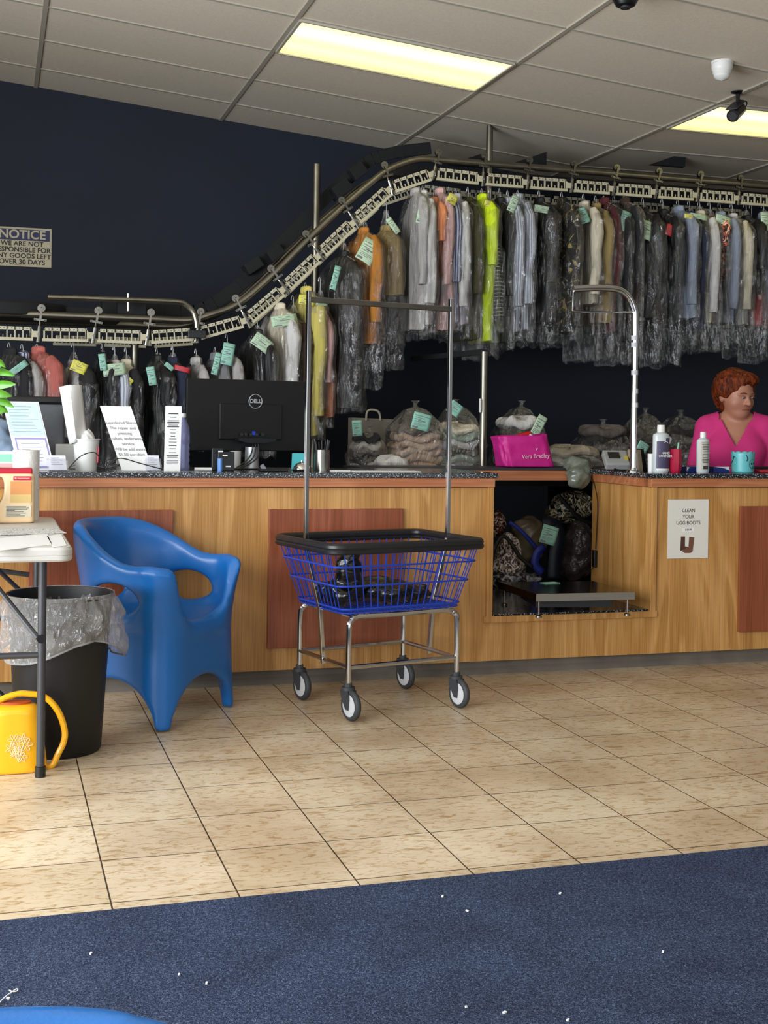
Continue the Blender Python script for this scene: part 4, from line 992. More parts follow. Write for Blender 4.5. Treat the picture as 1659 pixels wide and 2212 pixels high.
# ================================================================= things on the counter
def B(x,Y,z=None):
    p=P(x,1000,Y);p.z=TZ if z is None else z;return p
def hz_(y,x,Y): return P(x,y,Y).z
UX=Vector((1,0,0));UZ=Vector((0,0,1))
def standup(name,label,cat,x0,x1,ytop,Y,lean,yaw=0,shear=0,mat=WHITE,th=.004,grp=None,acr=True):
    """upright card in a clear stand; returns root, centre, ux, uy (uy leans back), w, h"""
    c=B((x0+x1)/2,Y);pm=depth(c)/F;w=(x1-x0)*pm;h=(P((x0+x1)/2,ytop,Y).z-TZ)
    root=thing(name,label,cat,c,0,grp)
    ux=Vector((math.cos(yaw),math.sin(yaw),0));nb=Vector((-math.sin(yaw),math.cos(yaw),0))
    uy=(UZ+nb*lean+ux*shear).normalized();h=h/uy.z
    return root,c,ux,uy,w,h
def slab(root,name,c,ux,uy,u0,u1,v0,v1,off,mat,th=.002):
    nn=ux.cross(uy).normalized()   # towards the viewer? (x cross z-ish = -y)
    o=c+nn*off;mb=MB();pts_=[(u0,v0),(u1,v0),(u1,v1),(u0,v1)]
    mb.prism(pts_,o,ux,uy,nn*th);return mb.build(name,mat,root,smooth=False)
# licence stand
root,c,ux,uy,w,h=standup('document_stand','leaning clear stand with pale blue licence above a purple-bordered certificate','sign',42,118,868,5.62,.25,shear=-.24)
PB=M('pale_blue_paper','bcd8e2',.7,var=(18,.1));LAV=M('lavender_border','8f8ac0',.7);CW=M('certificate_white','dcdcea',.7)
slab(root,'backing',c,ux,uy,-w/2,w/2,.0,h,0,WHITEP,.003)
slab(root,'licence_sheet',c,ux,uy,-w*.47,w*.46,h*.50,h*.98,.0035,PB,.001)
slab(root,'certificate_border',c,ux,uy,-w*.40,w*.46,h*.03,h*.47,.0035,LAV,.001);slab(root,'certificate_sheet',c,ux,uy,-w*.36,w*.42,h*.06,h*.445,.0048,CW,.001)
for i in range(9): slab(root,'printed_line',c,ux,uy,-w*.38,w*(.1+.3*rnd.random()),h*(.92-.045*i),h*(.925-.045*i),.005,GREYI,.0004)
for i in range(6): slab(root,'printed_line',c,ux,uy,-w*.26,w*(.2+.12*rnd.random()),h*(.38-.05*i),h*(.385-.05*i),.006,GREYI,.0004)
# price sign
root,c,ux,uy,w,h=standup('sign_stand','tall white leaning card with shirt repair price text','sign',260,330,878,5.60,.22,shear=-.33)
slab(root,'sign_card',c,ux,uy,-w*.44,w*.5,0,h,0,WHITE,.003)
SI=M('soft_grey_ink','8b8b8d',.8)
for i,s in enumerate(['Laundered Shirts','The repair and','pressing','crafted, underwear','service','Will be add extra','$1.50 per shirt']):
    nn=ux.cross(uy).normalized();text(s,h*.062,c+ux*w*.02+uy*h*(.74-.082*i)+nn*.0045,ux,uy,SI,root,depth=.0003)
slab(root,'stand_base',c,Vector((1,0,0)),Vector((0,1,0)),-w*.7,w*1.5,-.04,.06,-.0,ACRYL,.003)
# narrow sign
root,c,ux,uy,w,h=standup('sign_stand','narrow upright card printed with bold lines, left of the monitor','sign',354,389,877,5.55,.05,shear=.02)
slab(root,'sign_card',c,ux,uy,-w/2,w/2,0,h,0,WHITE,.003)
for i,(a,b_) in enumerate([(.875,.30),(.82,.18),(.77,.36),(.745,.36),(.72,.36),(.70,.30),(.675,.36),(.63,.2),(.58,.16),(.53,.14),(.49,.22),(.44,.24),(.39,.24),(.34,.2),(.28,.22),(.24,.36),(.21,.3),(.16,.34),(.135,.38),(.11,.34)]):
    slab(root,'printed_line',c,ux,uy,-w*b_,w*b_,h*a,h*(a+.014),.0032,SI if i%3 else INK,.0004)
slab(root,'stand_base',c,Vector((1,0,0)),Vector((0,1,0)),-w*.6,w*1.6,-.05,.05,0,ACRYL,.003)
# business card holders
for (x0,x1,yt,Yb,lab) in((104,148,984,5.56,'clear business card holder in front of the certificate'),(316,350,984,5.58,'clear business card holder at the foot of the leaning price sign')):
    root,c,ux,uy,w,h=standup('card_holder',lab,'card holder',x0,x1,yt,Yb,.35,shear=-.1,grp='business card holders')
    slab(root,'holder',c,ux,uy,-w/2,w/2,0,h*.75,-.02,ACRYL,.03);slab(root,'cards',c,ux,uy,-w*.42,w*.42,h*.05,h,-.012,CW,.012)
    for i in range(4): slab(root,'printed_line',c,ux,uy,-w*.3,w*(.1+.15*(i%2)),h*(.82-.14*i),h*(.85-.14*i),.001,SI,.0004)
# storage box behind the licence
t=thing('storage_box','grey translucent box with thick black rim behind the licence stand','box',B(78,5.95))
c=B(75,5.95);w=130*depth(c)/F;h=hz_(858,75,5.95)-TZ
MB().box(c+Vector((0,.06,h/2)),(w*.94,.22,h-.01)).build('box_body',M('smoked_plastic','55585c',.3,var=(8,.3)),t,smooth=False,bevel=.01)
MB().box(c+Vector((0,.06,h-.015)),(w,.25,.035)).build('rim',BLACK,t,smooth=False,bevel=.01)
MB().box(c+Vector((0,.05,.03)),(w*.98,.24,.035)).build('base_band',BLACK,t,smooth=False,bevel=.01)
c=B(143,5.88);o=MB().box(c+Vector((0,0,.055)),(.10,.14,.11)).build('white_carton',WHITEP,smooth=False,bevel=.006,off=c);tag(o,'plain white carton between the certificate and the waste cup','box')
c=B(8,5.75);o=netmesh('cloth_bag',sackf([((0,0,.08),(.11,.09,.085)),((-.02,0,.16),(.06,.06,.06))]),(-.15,-.13,-.01),(.15,.13,.25),.01,M('blue_grey_cloth','7f93ab',.7,var=(9,.3)),None,off=c);o.location=c;tag(o,'blue-grey cloth bag at the left edge of the counter','bag')
c=B(10,5.55);t=thing('flyer_stand','small pink and green printed flyer at the left edge','sign',c)
MB().box(c+Vector((0,0,.04)),(.09,.006,.085)).build('flyer',WHITE,t,smooth=False);MB().box(c+Vector((0,-.004,.055)),(.09,.002,.032)).build('green_band',M('mint_print','8ed2b4',.6),t,smooth=False);MB().box(c+Vector((0,-.004,.022)),(.09,.002,.02)).build('pink_band',M('pink_print','e2a9a4',.6),t,smooth=False)
# waste cup with folded white sheet
c=B(186,5.66);pm=depth(c)/F;t=thing('waste_cup','white paper tub with a red stripe holding a tall folded white sheet','tub',c)
hc=hz_(948,186,5.66)-TZ
MB().lathe([(0,.002),(22*pm,0),(28*pm,hc*.97),(30*pm,hc*.98),(30*pm,hc),(27*pm,hc),(21*pm,.01),(0,.01)],c,32).build('tub_body',WHITEP,t)
MB().tube([c+Vector((30*pm*math.cos(a)*.93,30*pm*math.sin(a)*.93-.001,z)) for a,z in((-.5,hc*.75),(-.55,hc*.5),(-.6,hc*.25))],.004,6).build('stripe',RL,t)
tp=lambda x,y,Y: P(x,y,Y)
mb=MB();q=[tp(128,836,5.62),tp(150,831,5.60),tp(176,832,5.64),tp(188,948,5.65),tp(165,955,5.62),tp(150,960,5.64)]
def sh(u,v):
    a=q[0].lerp(q[1],u*2) if u<.5 else q[1].lerp(q[2],u*2-1);b_=q[5].lerp(q[4],u*2) if u<.5 else q[4].lerp(q[3],u*2-1)
    return a.lerp(b_,v)+Vector((0,.008*math.sin(u*6+v*3),0))
MB().grid(sh,13,9).build('folded_sheet',WHITE,t,solid=.002)
netmesh('crumpled_bag',lambda X,Y,Z_: ell(X,Y,Z_,(0,0,0),(.035,.03,.05))+.004*np.sin(X*190+Z_*120)*np.cos(Y*160+Z_*60),(-.05,-.05,-.06),(.05,.05,.06),.005,WHITEP,None,off=c+Vector((0,-.0,hc+.0))).parent=None
o=bpy.data.objects[[k.name for k in bpy.data.objects if k.name.startswith('crumpled_bag')][0]];o.parent=t;o.location=Vector((.002,-.004,hc-.01))
# cables
for pts_,lab in (([(148,1012),(175,985),(205,978),(222,1000),(228,1014)],'thin black cable looping from the waste cup'),([(228,1014),(240,998),(262,990),(300,1000),(345,1012),(352,1012)],'black cable arching behind the leaning price sign')):
    ps=[P(x,y,5.56) for x,y in pts_]
    for p in ps: p.z=max(p.z,TZ+.004)
    o=MB().tube(bez(ps,6),.0025,6).build('cable',BLACK,off=ps[0]);tag(o,lab,'cable','cables on the counter')
o=MB().tube(bez([P(150,1009,5.7),P(185,1000,5.7),P(225,1010,5.7),P(250,1006,5.7),P(272,1012,5.7)],6),.002,6).build('cable',GREYI,off=P(150,1009,5.7));tag(o,'thin grey cable lying flat behind the looping black cable','cable','cables on the counter')
# bottles near the sign
VB,N_,L_=nodes('violet_water_bottle');b=N_['Principled BSDF'];b.inputs['Base Color'].default_value=(*hx('a4a8dc'),1);b.inputs['Roughness'].default_value=.12;b.inputs['Transmission Weight'].default_value=.5
c=B(394,5.68);hb=hz_(893,394,5.68)-TZ
t=thing('water_bottle','ribbed violet-blue water bottle between the narrow card and the monitor','bottle',c)
MB().lathe([(0,0),(.030,0),(.033,.01)]+[(.033-.003*(k%2),.02+.0132*k) for k in range(9)]+[(.033,hb*.62),(.030,hb*.75),(.012,hb*.92),(.012,hb*.94)],c,24).build('bottle_body',VB,t)
MB().lathe([(.0,hb),(.014,hb),(.014,hb*.93),(0,hb*.93)],c,16).build('cap',WHITEP,t)
# monitor
ma=P(404,820,5.80);mbp=P(672,829,5.95);mz1=P(404,816,5.80).z;mz0=P(404,974,5.80).z
t=thing('computer_monitor','large black monitor seen from behind with a round logo','monitor',Vector(((ma.x+mbp.x)/2,5.9,TZ)))
ux=Vector((mbp.x-ma.x,.12,0));W_=ux.length;ux.normalize();nf=Vector((ux.y,-ux.x,0));mc=Vector(((ma.x+mbp.x)/2,5.89,(mz0+mz1)/2));hh_=mz1-mz0
Rm=Matrix((ux,-nf,UZ)).transposed()
MB().box(mc,(W_,.022,hh_),Rm).build('screen_back',M('monitor_black','030304',.5),t,smooth=False,bevel=.004)
MB().box(mc+nf*.016+UZ*(-.03),(W_*.5,.012,hh_*.5),Rm).build('rear_bulge',M('monitor_black','030304',.5),t,smooth=False,bevel=.004)
lg=mc+ux*(W_*.03)+UZ*(hh_*.20)+nf*.024;LGM=M('logo_silver','b9bcc0',.35,.5)
lr=.0285*W_/.55*1.0
MB().tube([lg+(ux*math.cos(a)+UZ*math.sin(a))*lr for a in [2*PI*k/40 for k in range(40)]],.0018,6,closed=True).build('logo_ring',LGM,t)
text('D\u2044LL' if 0 else 'DELL',lr*.78,lg,ux,UZ,LGM,t,name='logo_letters',bold=.0008)
bk=mc+UZ*(-hh_*.32)+nf*.04
MB().prism([(-.09,.0),(.10,.0),(.095,-.012),(.04,-.022),(-.04,-.022),(-.088,-.010)],bk,ux,UZ,nf*.05).build('stand_hinge',M('monitor_black2','15161a',.35),t,smooth=False)
mb=MB()
for k in(-.055,-.035,-.01,.02,.05): mb.box(bk+ux*k+UZ*.018+nf*.0,(.012,.008,.012),Rm)
mb.build('ports',DARKM,t,smooth=False);MB().box(bk+ux*.005+UZ*.024,(.014,.01,.018),Rm).build('blue_plug',M('plug_blue','1f3fa8',.4),t,smooth=False)
nk=Vector((P(542,975,5.86).x,5.84,TZ));MB().lathe([(0,0),(.036,0),(.036,.004),(.033,.006),(.031,.105),(0,.105)],nk,24).build('stand_neck',M('satin_silver','b4b6b8',.4,.6),t)
MB().box(nk+Vector((0,.03,.003)),(.22,.16,.006),None).build('stand_base',BLACK,t,smooth=False,bevel=.003)
mb=MB()
for dx in(-.012,-.002,.008): mb.tube(bez([bk+ux*dx+nf*.03,bk+ux*(dx*1.5)+nf*.045-UZ*.05,bk+ux*(dx*2-.02)+nf*.045-UZ*.10,bk+ux*(-.10+dx)+nf*.03-UZ*.15],5),.003,6)
mb.build('monitor_cables',BLACK,t)
# small things below the monitor
c=B(478,5.66);h=hz_(968,478,5.66)-TZ;t=thing('device_box','small black boxed device with white print in front of the monitor','box',c)
MB().box(c+Vector((.018,0,h*.42)),(.075,.05,h*.84)).build('box_body',BLACK,t,smooth=False,bevel=.002);MB().box(c+Vector((-.016,.02,h/2)),(.05,.03,h)).build('second_panel',BLACK,t,smooth=False,bevel=.002)
BG,_,_=MATS['box_glow'] if 'box_glow' in MATS else (M('clear_blue_plastic','5b8ed8',.2),0,0);MB().lathe([(0,0),(.012,0),(.012,h*.55),(0,h*.55)],c+Vector((-.012,-.035,0)),12).build('clear_bottle',BG,t)
for dx,dz in((-.02,.86),(.0,.68),(.015,.2)): MB().box(c+Vector((dx+.012,-.0265,h*dz)),(.022,.001,.006)).build('print_patch',WHITE,t,smooth=False)
c=B(508,5.88);o=MB().lathe([(0,0),(.026,0),(.028,.085),(.0,.085)],c,20).build('white_cup',WHITEP,off=c);tag(o,'plain white cup just behind the silver monitor neck','cup')
c=B(440,5.62);o=MB().tube([c+Vector((-.04,0,.008)),c+Vector((.035,0,.008))],.008,12).build('white_marker',WHITEP,off=c);tag(o,'white marker lying under the left part of the monitor','marker')
c=B(648,5.74);o=MB().box(c+Vector((0,0,.042)),(.078,.004,.075),Matrix.Rotation(.15,3,'X')).build('sticky_note',M('teal_note','4fb6bd',.7),off=c,smooth=False);tag(o,'teal note card standing under the right end of the monitor','card')
c=B(652,5.60);t=thing('call_bell','silver service call bell at the foot of the left cart upright','bell',c)
MB().lathe([(0,0),(.040,0),(.042,.006),(.038,.008),(0,.008)],c,28).build('bell_base',BLACK,t);MB().lathe([(.038,.010),(.036,.022),(.024,.036),(.008,.042),(0,.042)],c,28).build('dome',CHROME,t);MB().lathe([(0,.050),(.005,.05),(.005,.04),(0,.04)],c,12).build('plunger',CHROME,t)
c=B(695,5.68);h=hz_(972,695,5.68)-TZ;t=thing('pen_cup','brushed steel cylinder pen cup right of the left cart upright','pen cup',c)
MB().lathe([(0,0),(.036,0),(.036,h),(.034,h),(.034,.006),(0,.006)],c,32).build('cup',STEEL,t)
for k in range(7):
    a=k*.9;p=c+Vector((.016*math.cos(a),.016*math.sin(a),.02));o=MB().tube([p,p+Vector((.02*math.cos(a),.01*math.sin(a),h+.015+.02*rnd.random()))],.004,8).build('pen',BLACK if k%3 else DARKM,off=p);tag(o,'dark pen standing in the steel cup','pen','pens in the steel cup')
c=B(590,5.57);o=MB().box(c+Vector((0,0,.007)),(.13,.05,.012),Matrix.Rotation(.06,3,'Z')).build('keyboard_tray',BLACK,off=c,smooth=False,bevel=.003);tag(o,'low black device lying in front of the monitor neck','tray')
c=B(568,5.56);o=MB().box(c+Vector((0,-.01,.018)),(.018,.006,.03),Matrix.Rotation(-.6,3,'Y')).build('grey_tag',GREYI,off=c,smooth=False);tag(o,'small grey tag tilted beside the monitor neck','tag')
c=B(735,5.62);o=MB().box(c+Vector((0,0,.003)),(.09,.03,.006)).build('ruler',WHITEP,off=c,smooth=False);tag(o,'flat white ruler lying right of the pen cup','ruler')
c=B(832,5.60);o=MB().box(c+Vector((0,0,.002)),(.32,.10,.003)).build('paper_form',WHITE,off=c,smooth=False);tag(o,'wide white paper form lying on the worktop below the bundles','paper')
# ================================================================= bundles behind
def bundle(name,label,xc,yb,yt,w_px,Y,mats,tags=(),cat='bundle',n=6,z0=None,cover=True,seed=0,topk=.35,kd=.26):
    b0=P(xc,yb,Y);z0=BZ if z0 is None else z0;c=Vector((b0.x,Y,z0));pm=depth(c)/F;w=w_px*pm;h=P(xc,yt,Y).z-z0
    root=thing(name,label,cat,c,0,'wrapped laundry bundles');hs=h*(1-topk)
    for i in range(n):
        t=(i+.5)/n;ww=w*(1-.15*abs(t-.45)*2)*(.94+.1*rnd.random());hh=hs/n
        def f(u,v,i=i,ww=ww,hh=hh):
            a=2*PI*u;ph=(v-.5)*PI;cx=math.cos(a);sx_=math.sin(a);e=max(math.cos(ph),.0)**.35
            nn=noise.noise(Vector((cx*2+seed+i*3,sx_*2,v*2)))
            return c+Vector((ww/2*math.copysign(abs(cx)**.6,cx)*e*(1+.08*nn),kd/2*math.copysign(abs(sx_)**.6,sx_)*e,hh*(i+.5)+hh*.62*math.sin(ph)*(1+.3*nn)+.01*nn+.012*math.sin(cx*5+i)))
        MB().grid(f,36,9,True).build('folded_cloth',GM[mats[i%len(mats)]],root)
    if cover:
        def g(u,v):
            a=2*PI*u;cx=math.cos(a);sx_=math.sin(a);t=v
            if t<.5: k=1.0
            elif t<.88: k=1-.62*((t-.5)/.38)**1.7
            else: k=(.38-.30*math.sin((t-.88)/.12*PI)**.5)*(1-.6*(t-.88)/.12)
            nn=noise.noise(Vector((cx*2+seed,sx_*2+seed,t*4)))*.2+noise.noise(Vector((cx*5+seed,sx_*5,t*9)))*.12
            return c+Vector(((w/2+.012)*math.copysign(abs(cx)**.6,cx)*k*(1+nn)+w*.12*math.sin(seed)*max(0,t-.5)*2,(kd/2+.012)*math.copysign(abs(sx_)**.6,sx_)*k*(1+nn),h*t))
        MB().grid(g,48,26,True).build('plastic_cover',WRAP,root)
    for (tc_,tx,ty_,ww,hh,an) in tags:
        cc_=P(tx,ty_,Y-kd/2-.04);pmx=depth(cc_)/F;ticket(cc_,ww*pmx,hh*pmx,math.radians(an),TAGC[tc_],root,curl=.08,tilt=0)
    return root
gm('sage','7f8f80');gm('taupe','b39a82');gm('dark_green','1f3a2e');gm('dusky','58504a');gm('dark_taupe','5f564c')
bundle('laundry_bundle','bundle of beige folded garments in plastic with a pale ticket, left of the right upright',895,1012,865,118,6.72,['dark_green','taupe','taupe','taupe','taupe','taupe','dusky'],[('cyan',911,911,42,36,-14)],n=7)
bundle('laundry_bundle','bundle of sage green and white folded towels in plastic by the steel post',988,1020,862,92,6.72,['white','grey','sage','olive','pale_grey','sage','cream'],[('cyan',983,883,30,28,-34)],seed=4,n=7)
bundle('laundry_bundle','dark wrapped bundle under the white paper bag handles',790,1014,920,62,6.74,['dusky','pale_grey','charcoal'],[('cyan',772,925,22,34,4)],seed=8,topk=.2)
bundle('laundry_bundle','small dark green bundle in front of the beige bundle',845,1016,985,80,6.55,['dark_green','white'],seed=9,n=2,topk=.1,kd=.14)
# white paper bag
c=P(803,1012,6.95);c.z=BZ;pm=depth(c)/F;h=P(803,905,6.95).z-BZ
t=thing('paper_bag','off-white paper carrier bag with a loop handle on the bench','bag',c)
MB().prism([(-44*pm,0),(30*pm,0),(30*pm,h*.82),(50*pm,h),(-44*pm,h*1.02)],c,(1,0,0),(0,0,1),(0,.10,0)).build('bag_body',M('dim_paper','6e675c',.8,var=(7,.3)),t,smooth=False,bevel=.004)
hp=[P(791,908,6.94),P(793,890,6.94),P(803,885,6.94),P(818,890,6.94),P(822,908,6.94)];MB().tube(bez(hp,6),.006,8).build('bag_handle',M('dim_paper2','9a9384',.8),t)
# right dark pile on the floor/bench behind opening
mb=MB();mb.box((4.3,7.0,BZ-.05),(2.0,.9,.04))
for x in(3.4,5.2): mb.box((x,7.0,BZ/2-.04),(.05,.8,BZ-.08))
o=mb.build('storage_bench',BLACKM,smooth=False,off=(4.3,7.0,0));tag(o,'black bench behind the right counter heaped with dark wrapped bundles','bench')
gm('smoke','4a463f');gm('soot','26241f');gm('sand','a89e8c')
bundle('laundry_bundle','grey and white wrapped bundle heaped behind the pink bag',1115,1010,865,95,6.95,['smoke','white','dusky','smoke'],[('green',1163,922,22,52,-28)],seed=14,topk=.25)
bundle('laundry_bundle','pale rumpled bundle lying right of the pink bag',1232,1015,962,120,6.85,['sand','pale_grey','sand'],seed=17,n=3,topk=.08,cover=True,kd=.4)
bundle('laundry_bundle','dark grey wrapped bundle behind the card reader',1300,1010,905,110,7.0,['smoke','soot','dusky'],seed=19,z0=BZ-.03,topk=.15)
bundle('laundry_bundle','dark wrapped bundle with pale ticket behind the curved chrome pole',1385,1008,880,90,7.05,['soot','smoke','soot','dusky'],[('cyan',1388,968,26,26,-30)],seed=21,z0=BZ-.03,topk=.3)
bundle('laundry_bundle','dark crumpled bundle left of the person in the pink shirt',1470,1005,885,110,7.05,['soot','smoke','soot'],seed=25,z0=BZ-.03,topk=.25)
# pink bag
SZ=tz0+.068
c=P(1128,1030,6.24);c.z=SZ;pm=depth(c)/F
PINK=M('magenta_bag','b8117a',.55,bump=(7,.5,.02));h=P(1128,942,6.24).z-SZ
t=thing('shopping_bag','magenta fabric shopping bag with white lettering on the shelf','bag',c)
def pf(u,v):
    a=2*PI*u;cx=math.cos(a);s_=math.sin(a);w=(53+5*v+6*(1-v)**3)*pm
    nn=noise.noise(Vector((cx*3,s_*3,v*3)))*.010
    return c+Vector((w*math.copysign(abs(cx)**.35,cx)+nn+(6-16*v)*pm,(.075+.02*(1-v))*math.copysign(abs(s_)**.45,s_)+nn,h*v*(1+.06*cx)+.004))
MB().grid(pf,56,20,True).build('bag_body',PINK,t,solid=.003)
MB().box(c+Vector((0,0,.008)),(100*pm,.13,.006)).build('bag_bottom',PINK,t,smooth=False)
PW=M('pale_lettering','e0b8cc',.6)
text('Vera Bradley',.032,c+Vector((14*pm,-.096,h*.36)),(1,0,.05),(0,0,1),PW,t,depth=.0005,wx=.95);text('v',.03,c+Vector((16*pm,-.096,h*.60)),(1,0,0),(0,0,1),PW,t,depth=.0005)
c=P(1136,935,6.24);c.z=SZ+h*.82;o=MB().box(c,(.07,.05,.10),Matrix.Rotation(-.25,3,'Y')).build('red_package',M('red_pack','b0141c',.4),off=c,smooth=False,bevel=.006);tag(o,'red and white package sticking out of the magenta bag','package')
PKW=MB().box(c+Vector((.012,-.027,.02)),(.022,.002,.04),Matrix.Rotation(.5,3,'Y')).build('white_patch',WHITE,o,smooth=False)
# small trailing bundle over the shelf edge
c=P(1240,1040,6.12);o=netmesh('plastic_wrapped_cloth',sackf([((0,0,.0),(.07,.05,.055)),((.02,.06,.05),(.08,.08,.05)),((-.01,-.01,-.04),(.045,.035,.035))]),(-.11,-.1,-.1),(.13,.17,.12),.008,M('greenish_wrap','6f766a',.2,var=(14,.5)),None,off=c);o.location=c+Vector((0,-.055,.035));tag(o,'crumpled plastic-wrapped cloth drooping over the shelf edge above the scale','bundle')
# ================================================================= scale inside the opening
zs=.394
q4=[PZ(1158,1283,zs),PZ(1371,1279,zs),None,PZ(1076,1257,zs)];q4[2]=q4[1]+(q4[3]-q4[0])*.95
cs=sum(q4,Vector())/4;sca=thing('platform_scale','low steel platform scale sitting in the counter opening','scale',Vector((cs.x,cs.y,zop)))
ST2=M('dark_steel_plate','4f4a44',.16,1);th_=Vector((0,0,-.034))
mb=MB();mb.add(q4+[p+th_ for p in q4],[(0,1,2,3),(4,5,6,7),(0,1,5,4),(1,2,6,5),(2,3,7,6),(3,0,4,7)]);mb.build('platform',ST2,sca,smooth=False,bevel=.002)
MB().bar(q4[0]+Vector((0,-.002,-.017)),q4[1]+Vector((0,-.002,-.017)),.003,.034).build('front_lip',M('worn_steel','8a857c',.45,.7),sca,smooth=False)
for i in range(4):
    p=q4[i].lerp(cs,.10);p.z=zop
    MB().lathe([(0,0),(.016,0),(.014,.008),(.005,.012),(.005,zs-.03-zop),(0,zs-.03-zop)],p,14).build('foot',STEEL,sca)
MB().box(Vector((cs.x,cs.y,zs-.055)),(.36,.34,.035),Matrix.Rotation(-.2,3,'Z')).build('load_cell_frame',BLACK,sca,smooth=False)
c=PZ(1188,1259,zs+.002);o=MB().box(c,(.085,.05,.002),Matrix.Rotation(.2,3,'Z')).build('paper_slip',TAGC['cyan'],off=c,smooth=False);tag(o,'pale paper slip lying at the back of the scale platform','paper')
# post + cable of the scale
cp=P(1281,1245,6.05);t=thing('scale_cable','thin dark red-brown cable running down the side panel to the scale','cable',cp)
MB().tube(bez([Vector((OR+.06,5.9,TZ+.02)),Vector((OR-.0,5.97,TZ+.004)),Vector((OR-.046,5.98,TZ+.003)),Vector((OR-.052,5.99,TZ-.04)),Vector((OR-.03,6.0,.85)),Vector((OR-.008,6.01,.75)),Vector((OR-.006,6.03,.52))],6),.0028,6).build('wire',M('dark_wire','2a1210',.5),t)
MB().box(Vector((OR-.012,6.03,.47)),(.018,.03,.09)).build('plug_block',BLACK,t,smooth=False,bevel=.003)
MB().tube(bez([Vector((OR-.01,6.03,.43)),Vector((OR-.03,6.05,.40)),Vector((OR-.05,6.06,.375))],5),.0025,6).build('lower_wire',BLACK,t)
# bags in the opening
PAT1=checker('red_floral_fabric','2a1512','8a3a2c',30,'d8c8b0',.5,.47);PAT2=checker('zigzag_fabric','16140f','d4c9a4',15,'4a3a22',.35,.47)
PAT3=checker('silver_plastic','26262a','7d8082',14,'b8babc',.2,.5);PAT4=checker('quilted_floral','3a2422','a08a7a',30,'e6ddd0',.5,.45);WHX=M('clear_bag_beige','9a8a6c',.3,var=(12,.5))
def bag(name,label,x,y,z0,Y,rad,mat,cat='bag',extra=(),h=.01):
    c=P(x,y,Y)
    bl=[((0,0,0),rad)]+list(extra)
    m=max(max(abs(v)+q for v,q in zip(p,r)) for p,r in bl)+.02
    o=netmesh(name,sackf(bl),(-m,-m,-m),(m,m,m),h,mat,None);o.location=c;o['_o']=(0,0,0);tag(o,label,cat,'customer bags inside the counter opening');return o
bag('fabric_bag','zigzag black and cream patterned bag, topmost in the counter opening',1238,1092,0,6.55,(.13,.09,.085),PAT2,extra=[((-.07,0,-.04),(.09,.08,.06))])
o=bag('plastic_bag','big silver-brown glossy plastic bag on the right inside the opening',1250,1185,0,6.5,(.095,.10,.17),M('brown_clear_bag','4c4442',.15,var=(10,.5),bump=(18,1,.03)),extra=[((-.03,0,-.10),(.09,.09,.08))])
bag('fabric_bag','red-brown floral fabric bag at the left of the opening',1068,1130,0,6.62,(.06,.09,.08),PAT1)
bag('quilted_bag','quilted floral bag with dark strap, low at the left of the opening',1098,1200,0,6.42,(.07,.08,.12),PAT4,extra=[((.0,0,-.06),(.10,.08,.06))])
bag('tote_bag','clear beige tote bag in the middle of the opening',1146,1165,0,6.55,(.09,.08,.13),WHX,extra=[((-.05,0,.07),(.06,.06,.05))])
o=bag('foil_bag','crumpled silver foil plastic along the bottom left of the opening',1085,1250,0,6.42,(.12,.10,.045),PAT3,extra=[((.12,0,.0),(.12,.09,.035))])
SB2=M('blue_strap','26348f',.5);NV=M('navy_strap','0d1424',.55);BS=M('black_strap','10120f',.6)
def strap(name,label,pts_,r,mat,Y,w=.004):
    ps=[P(x,y,Y) for x,y in pts_];b_=bez(ps,5);mb=MB()
    for i in range(len(b_)-1):
        mb.bar(b_[i],b_[i+1]+(b_[i+1]-b_[i])*.1,.012,r*2,Vector((0,1,0)).cross((b_[i+1]-b_[i])).normalized() if 0 else Vector((0,0,1)))
    o=mb.build(name,mat,off=ps[0]);return tag(o,label,'strap','bag straps inside the counter opening')
def ribbon(name,label,pts_,wd,mat,Y,cat='strap'):
    ps=bez([P(x,y,Y) for x,y in pts_],6);mb=MB();L_=[];R_=[]
    for i,p in enumerate(ps):
        t_=(ps[min(i+1,len(ps)-1)]-ps[max(i-1,0)]).normalized();s_=Vector((-t_.z,0,t_.x)) if abs(t_.x)+abs(t_.z)>0 else Vector((1,0,0));L_.append(p+s_*wd/2);R_.append(p-s_*wd/2)
    v=L_+R_;n_=len(L_);mb.add(v,[(i,i+1,n_+i+1,n_+i) for i in range(n_-1)])
    o=mb.build(name,mat,off=ps[0],solid=.008);return tag(o,label,cat,'bag straps inside the counter opening' if cat=='strap' else None)
ribbon('bag_strap','blue strap crossing the beige tote diagonally',[(1100,1128),(1118,1140),(1140,1162),(1160,1186)],.022,SB2,6.36)
ribbon('bag_strap','wide blue strap curling down beside the navy sleeve',[(1176,1180),(1160,1195),(1156,1220),(1172,1238)],.045,SB2,6.33)
ribbon('bag_strap','black strap slanting over the zigzag patterned bag',[(1205,1068),(1228,1095),(1252,1120),(1280,1131)],.022,BS,6.40)
ribbon('bag_strap','dark green strap arching over the quilted floral bag',[(1062,1215),(1070,1180),(1087,1158),(1105,1175),(1125,1205),(1150,1225)],.020,BS,6.30)
o=ribbon('navy_sleeve','navy cloth sleeve hanging over the middle with a teal ticket',[(1172,1134),(1196,1134),(1206,1160),(1199,1200),(1196,1250)],.075,NV,6.26,cat='cloth')
ticket(P(1187,1156,6.22),.095,.10,math.radians(-16),TAGC['cyan'],o,curl=.1,tilt=0)
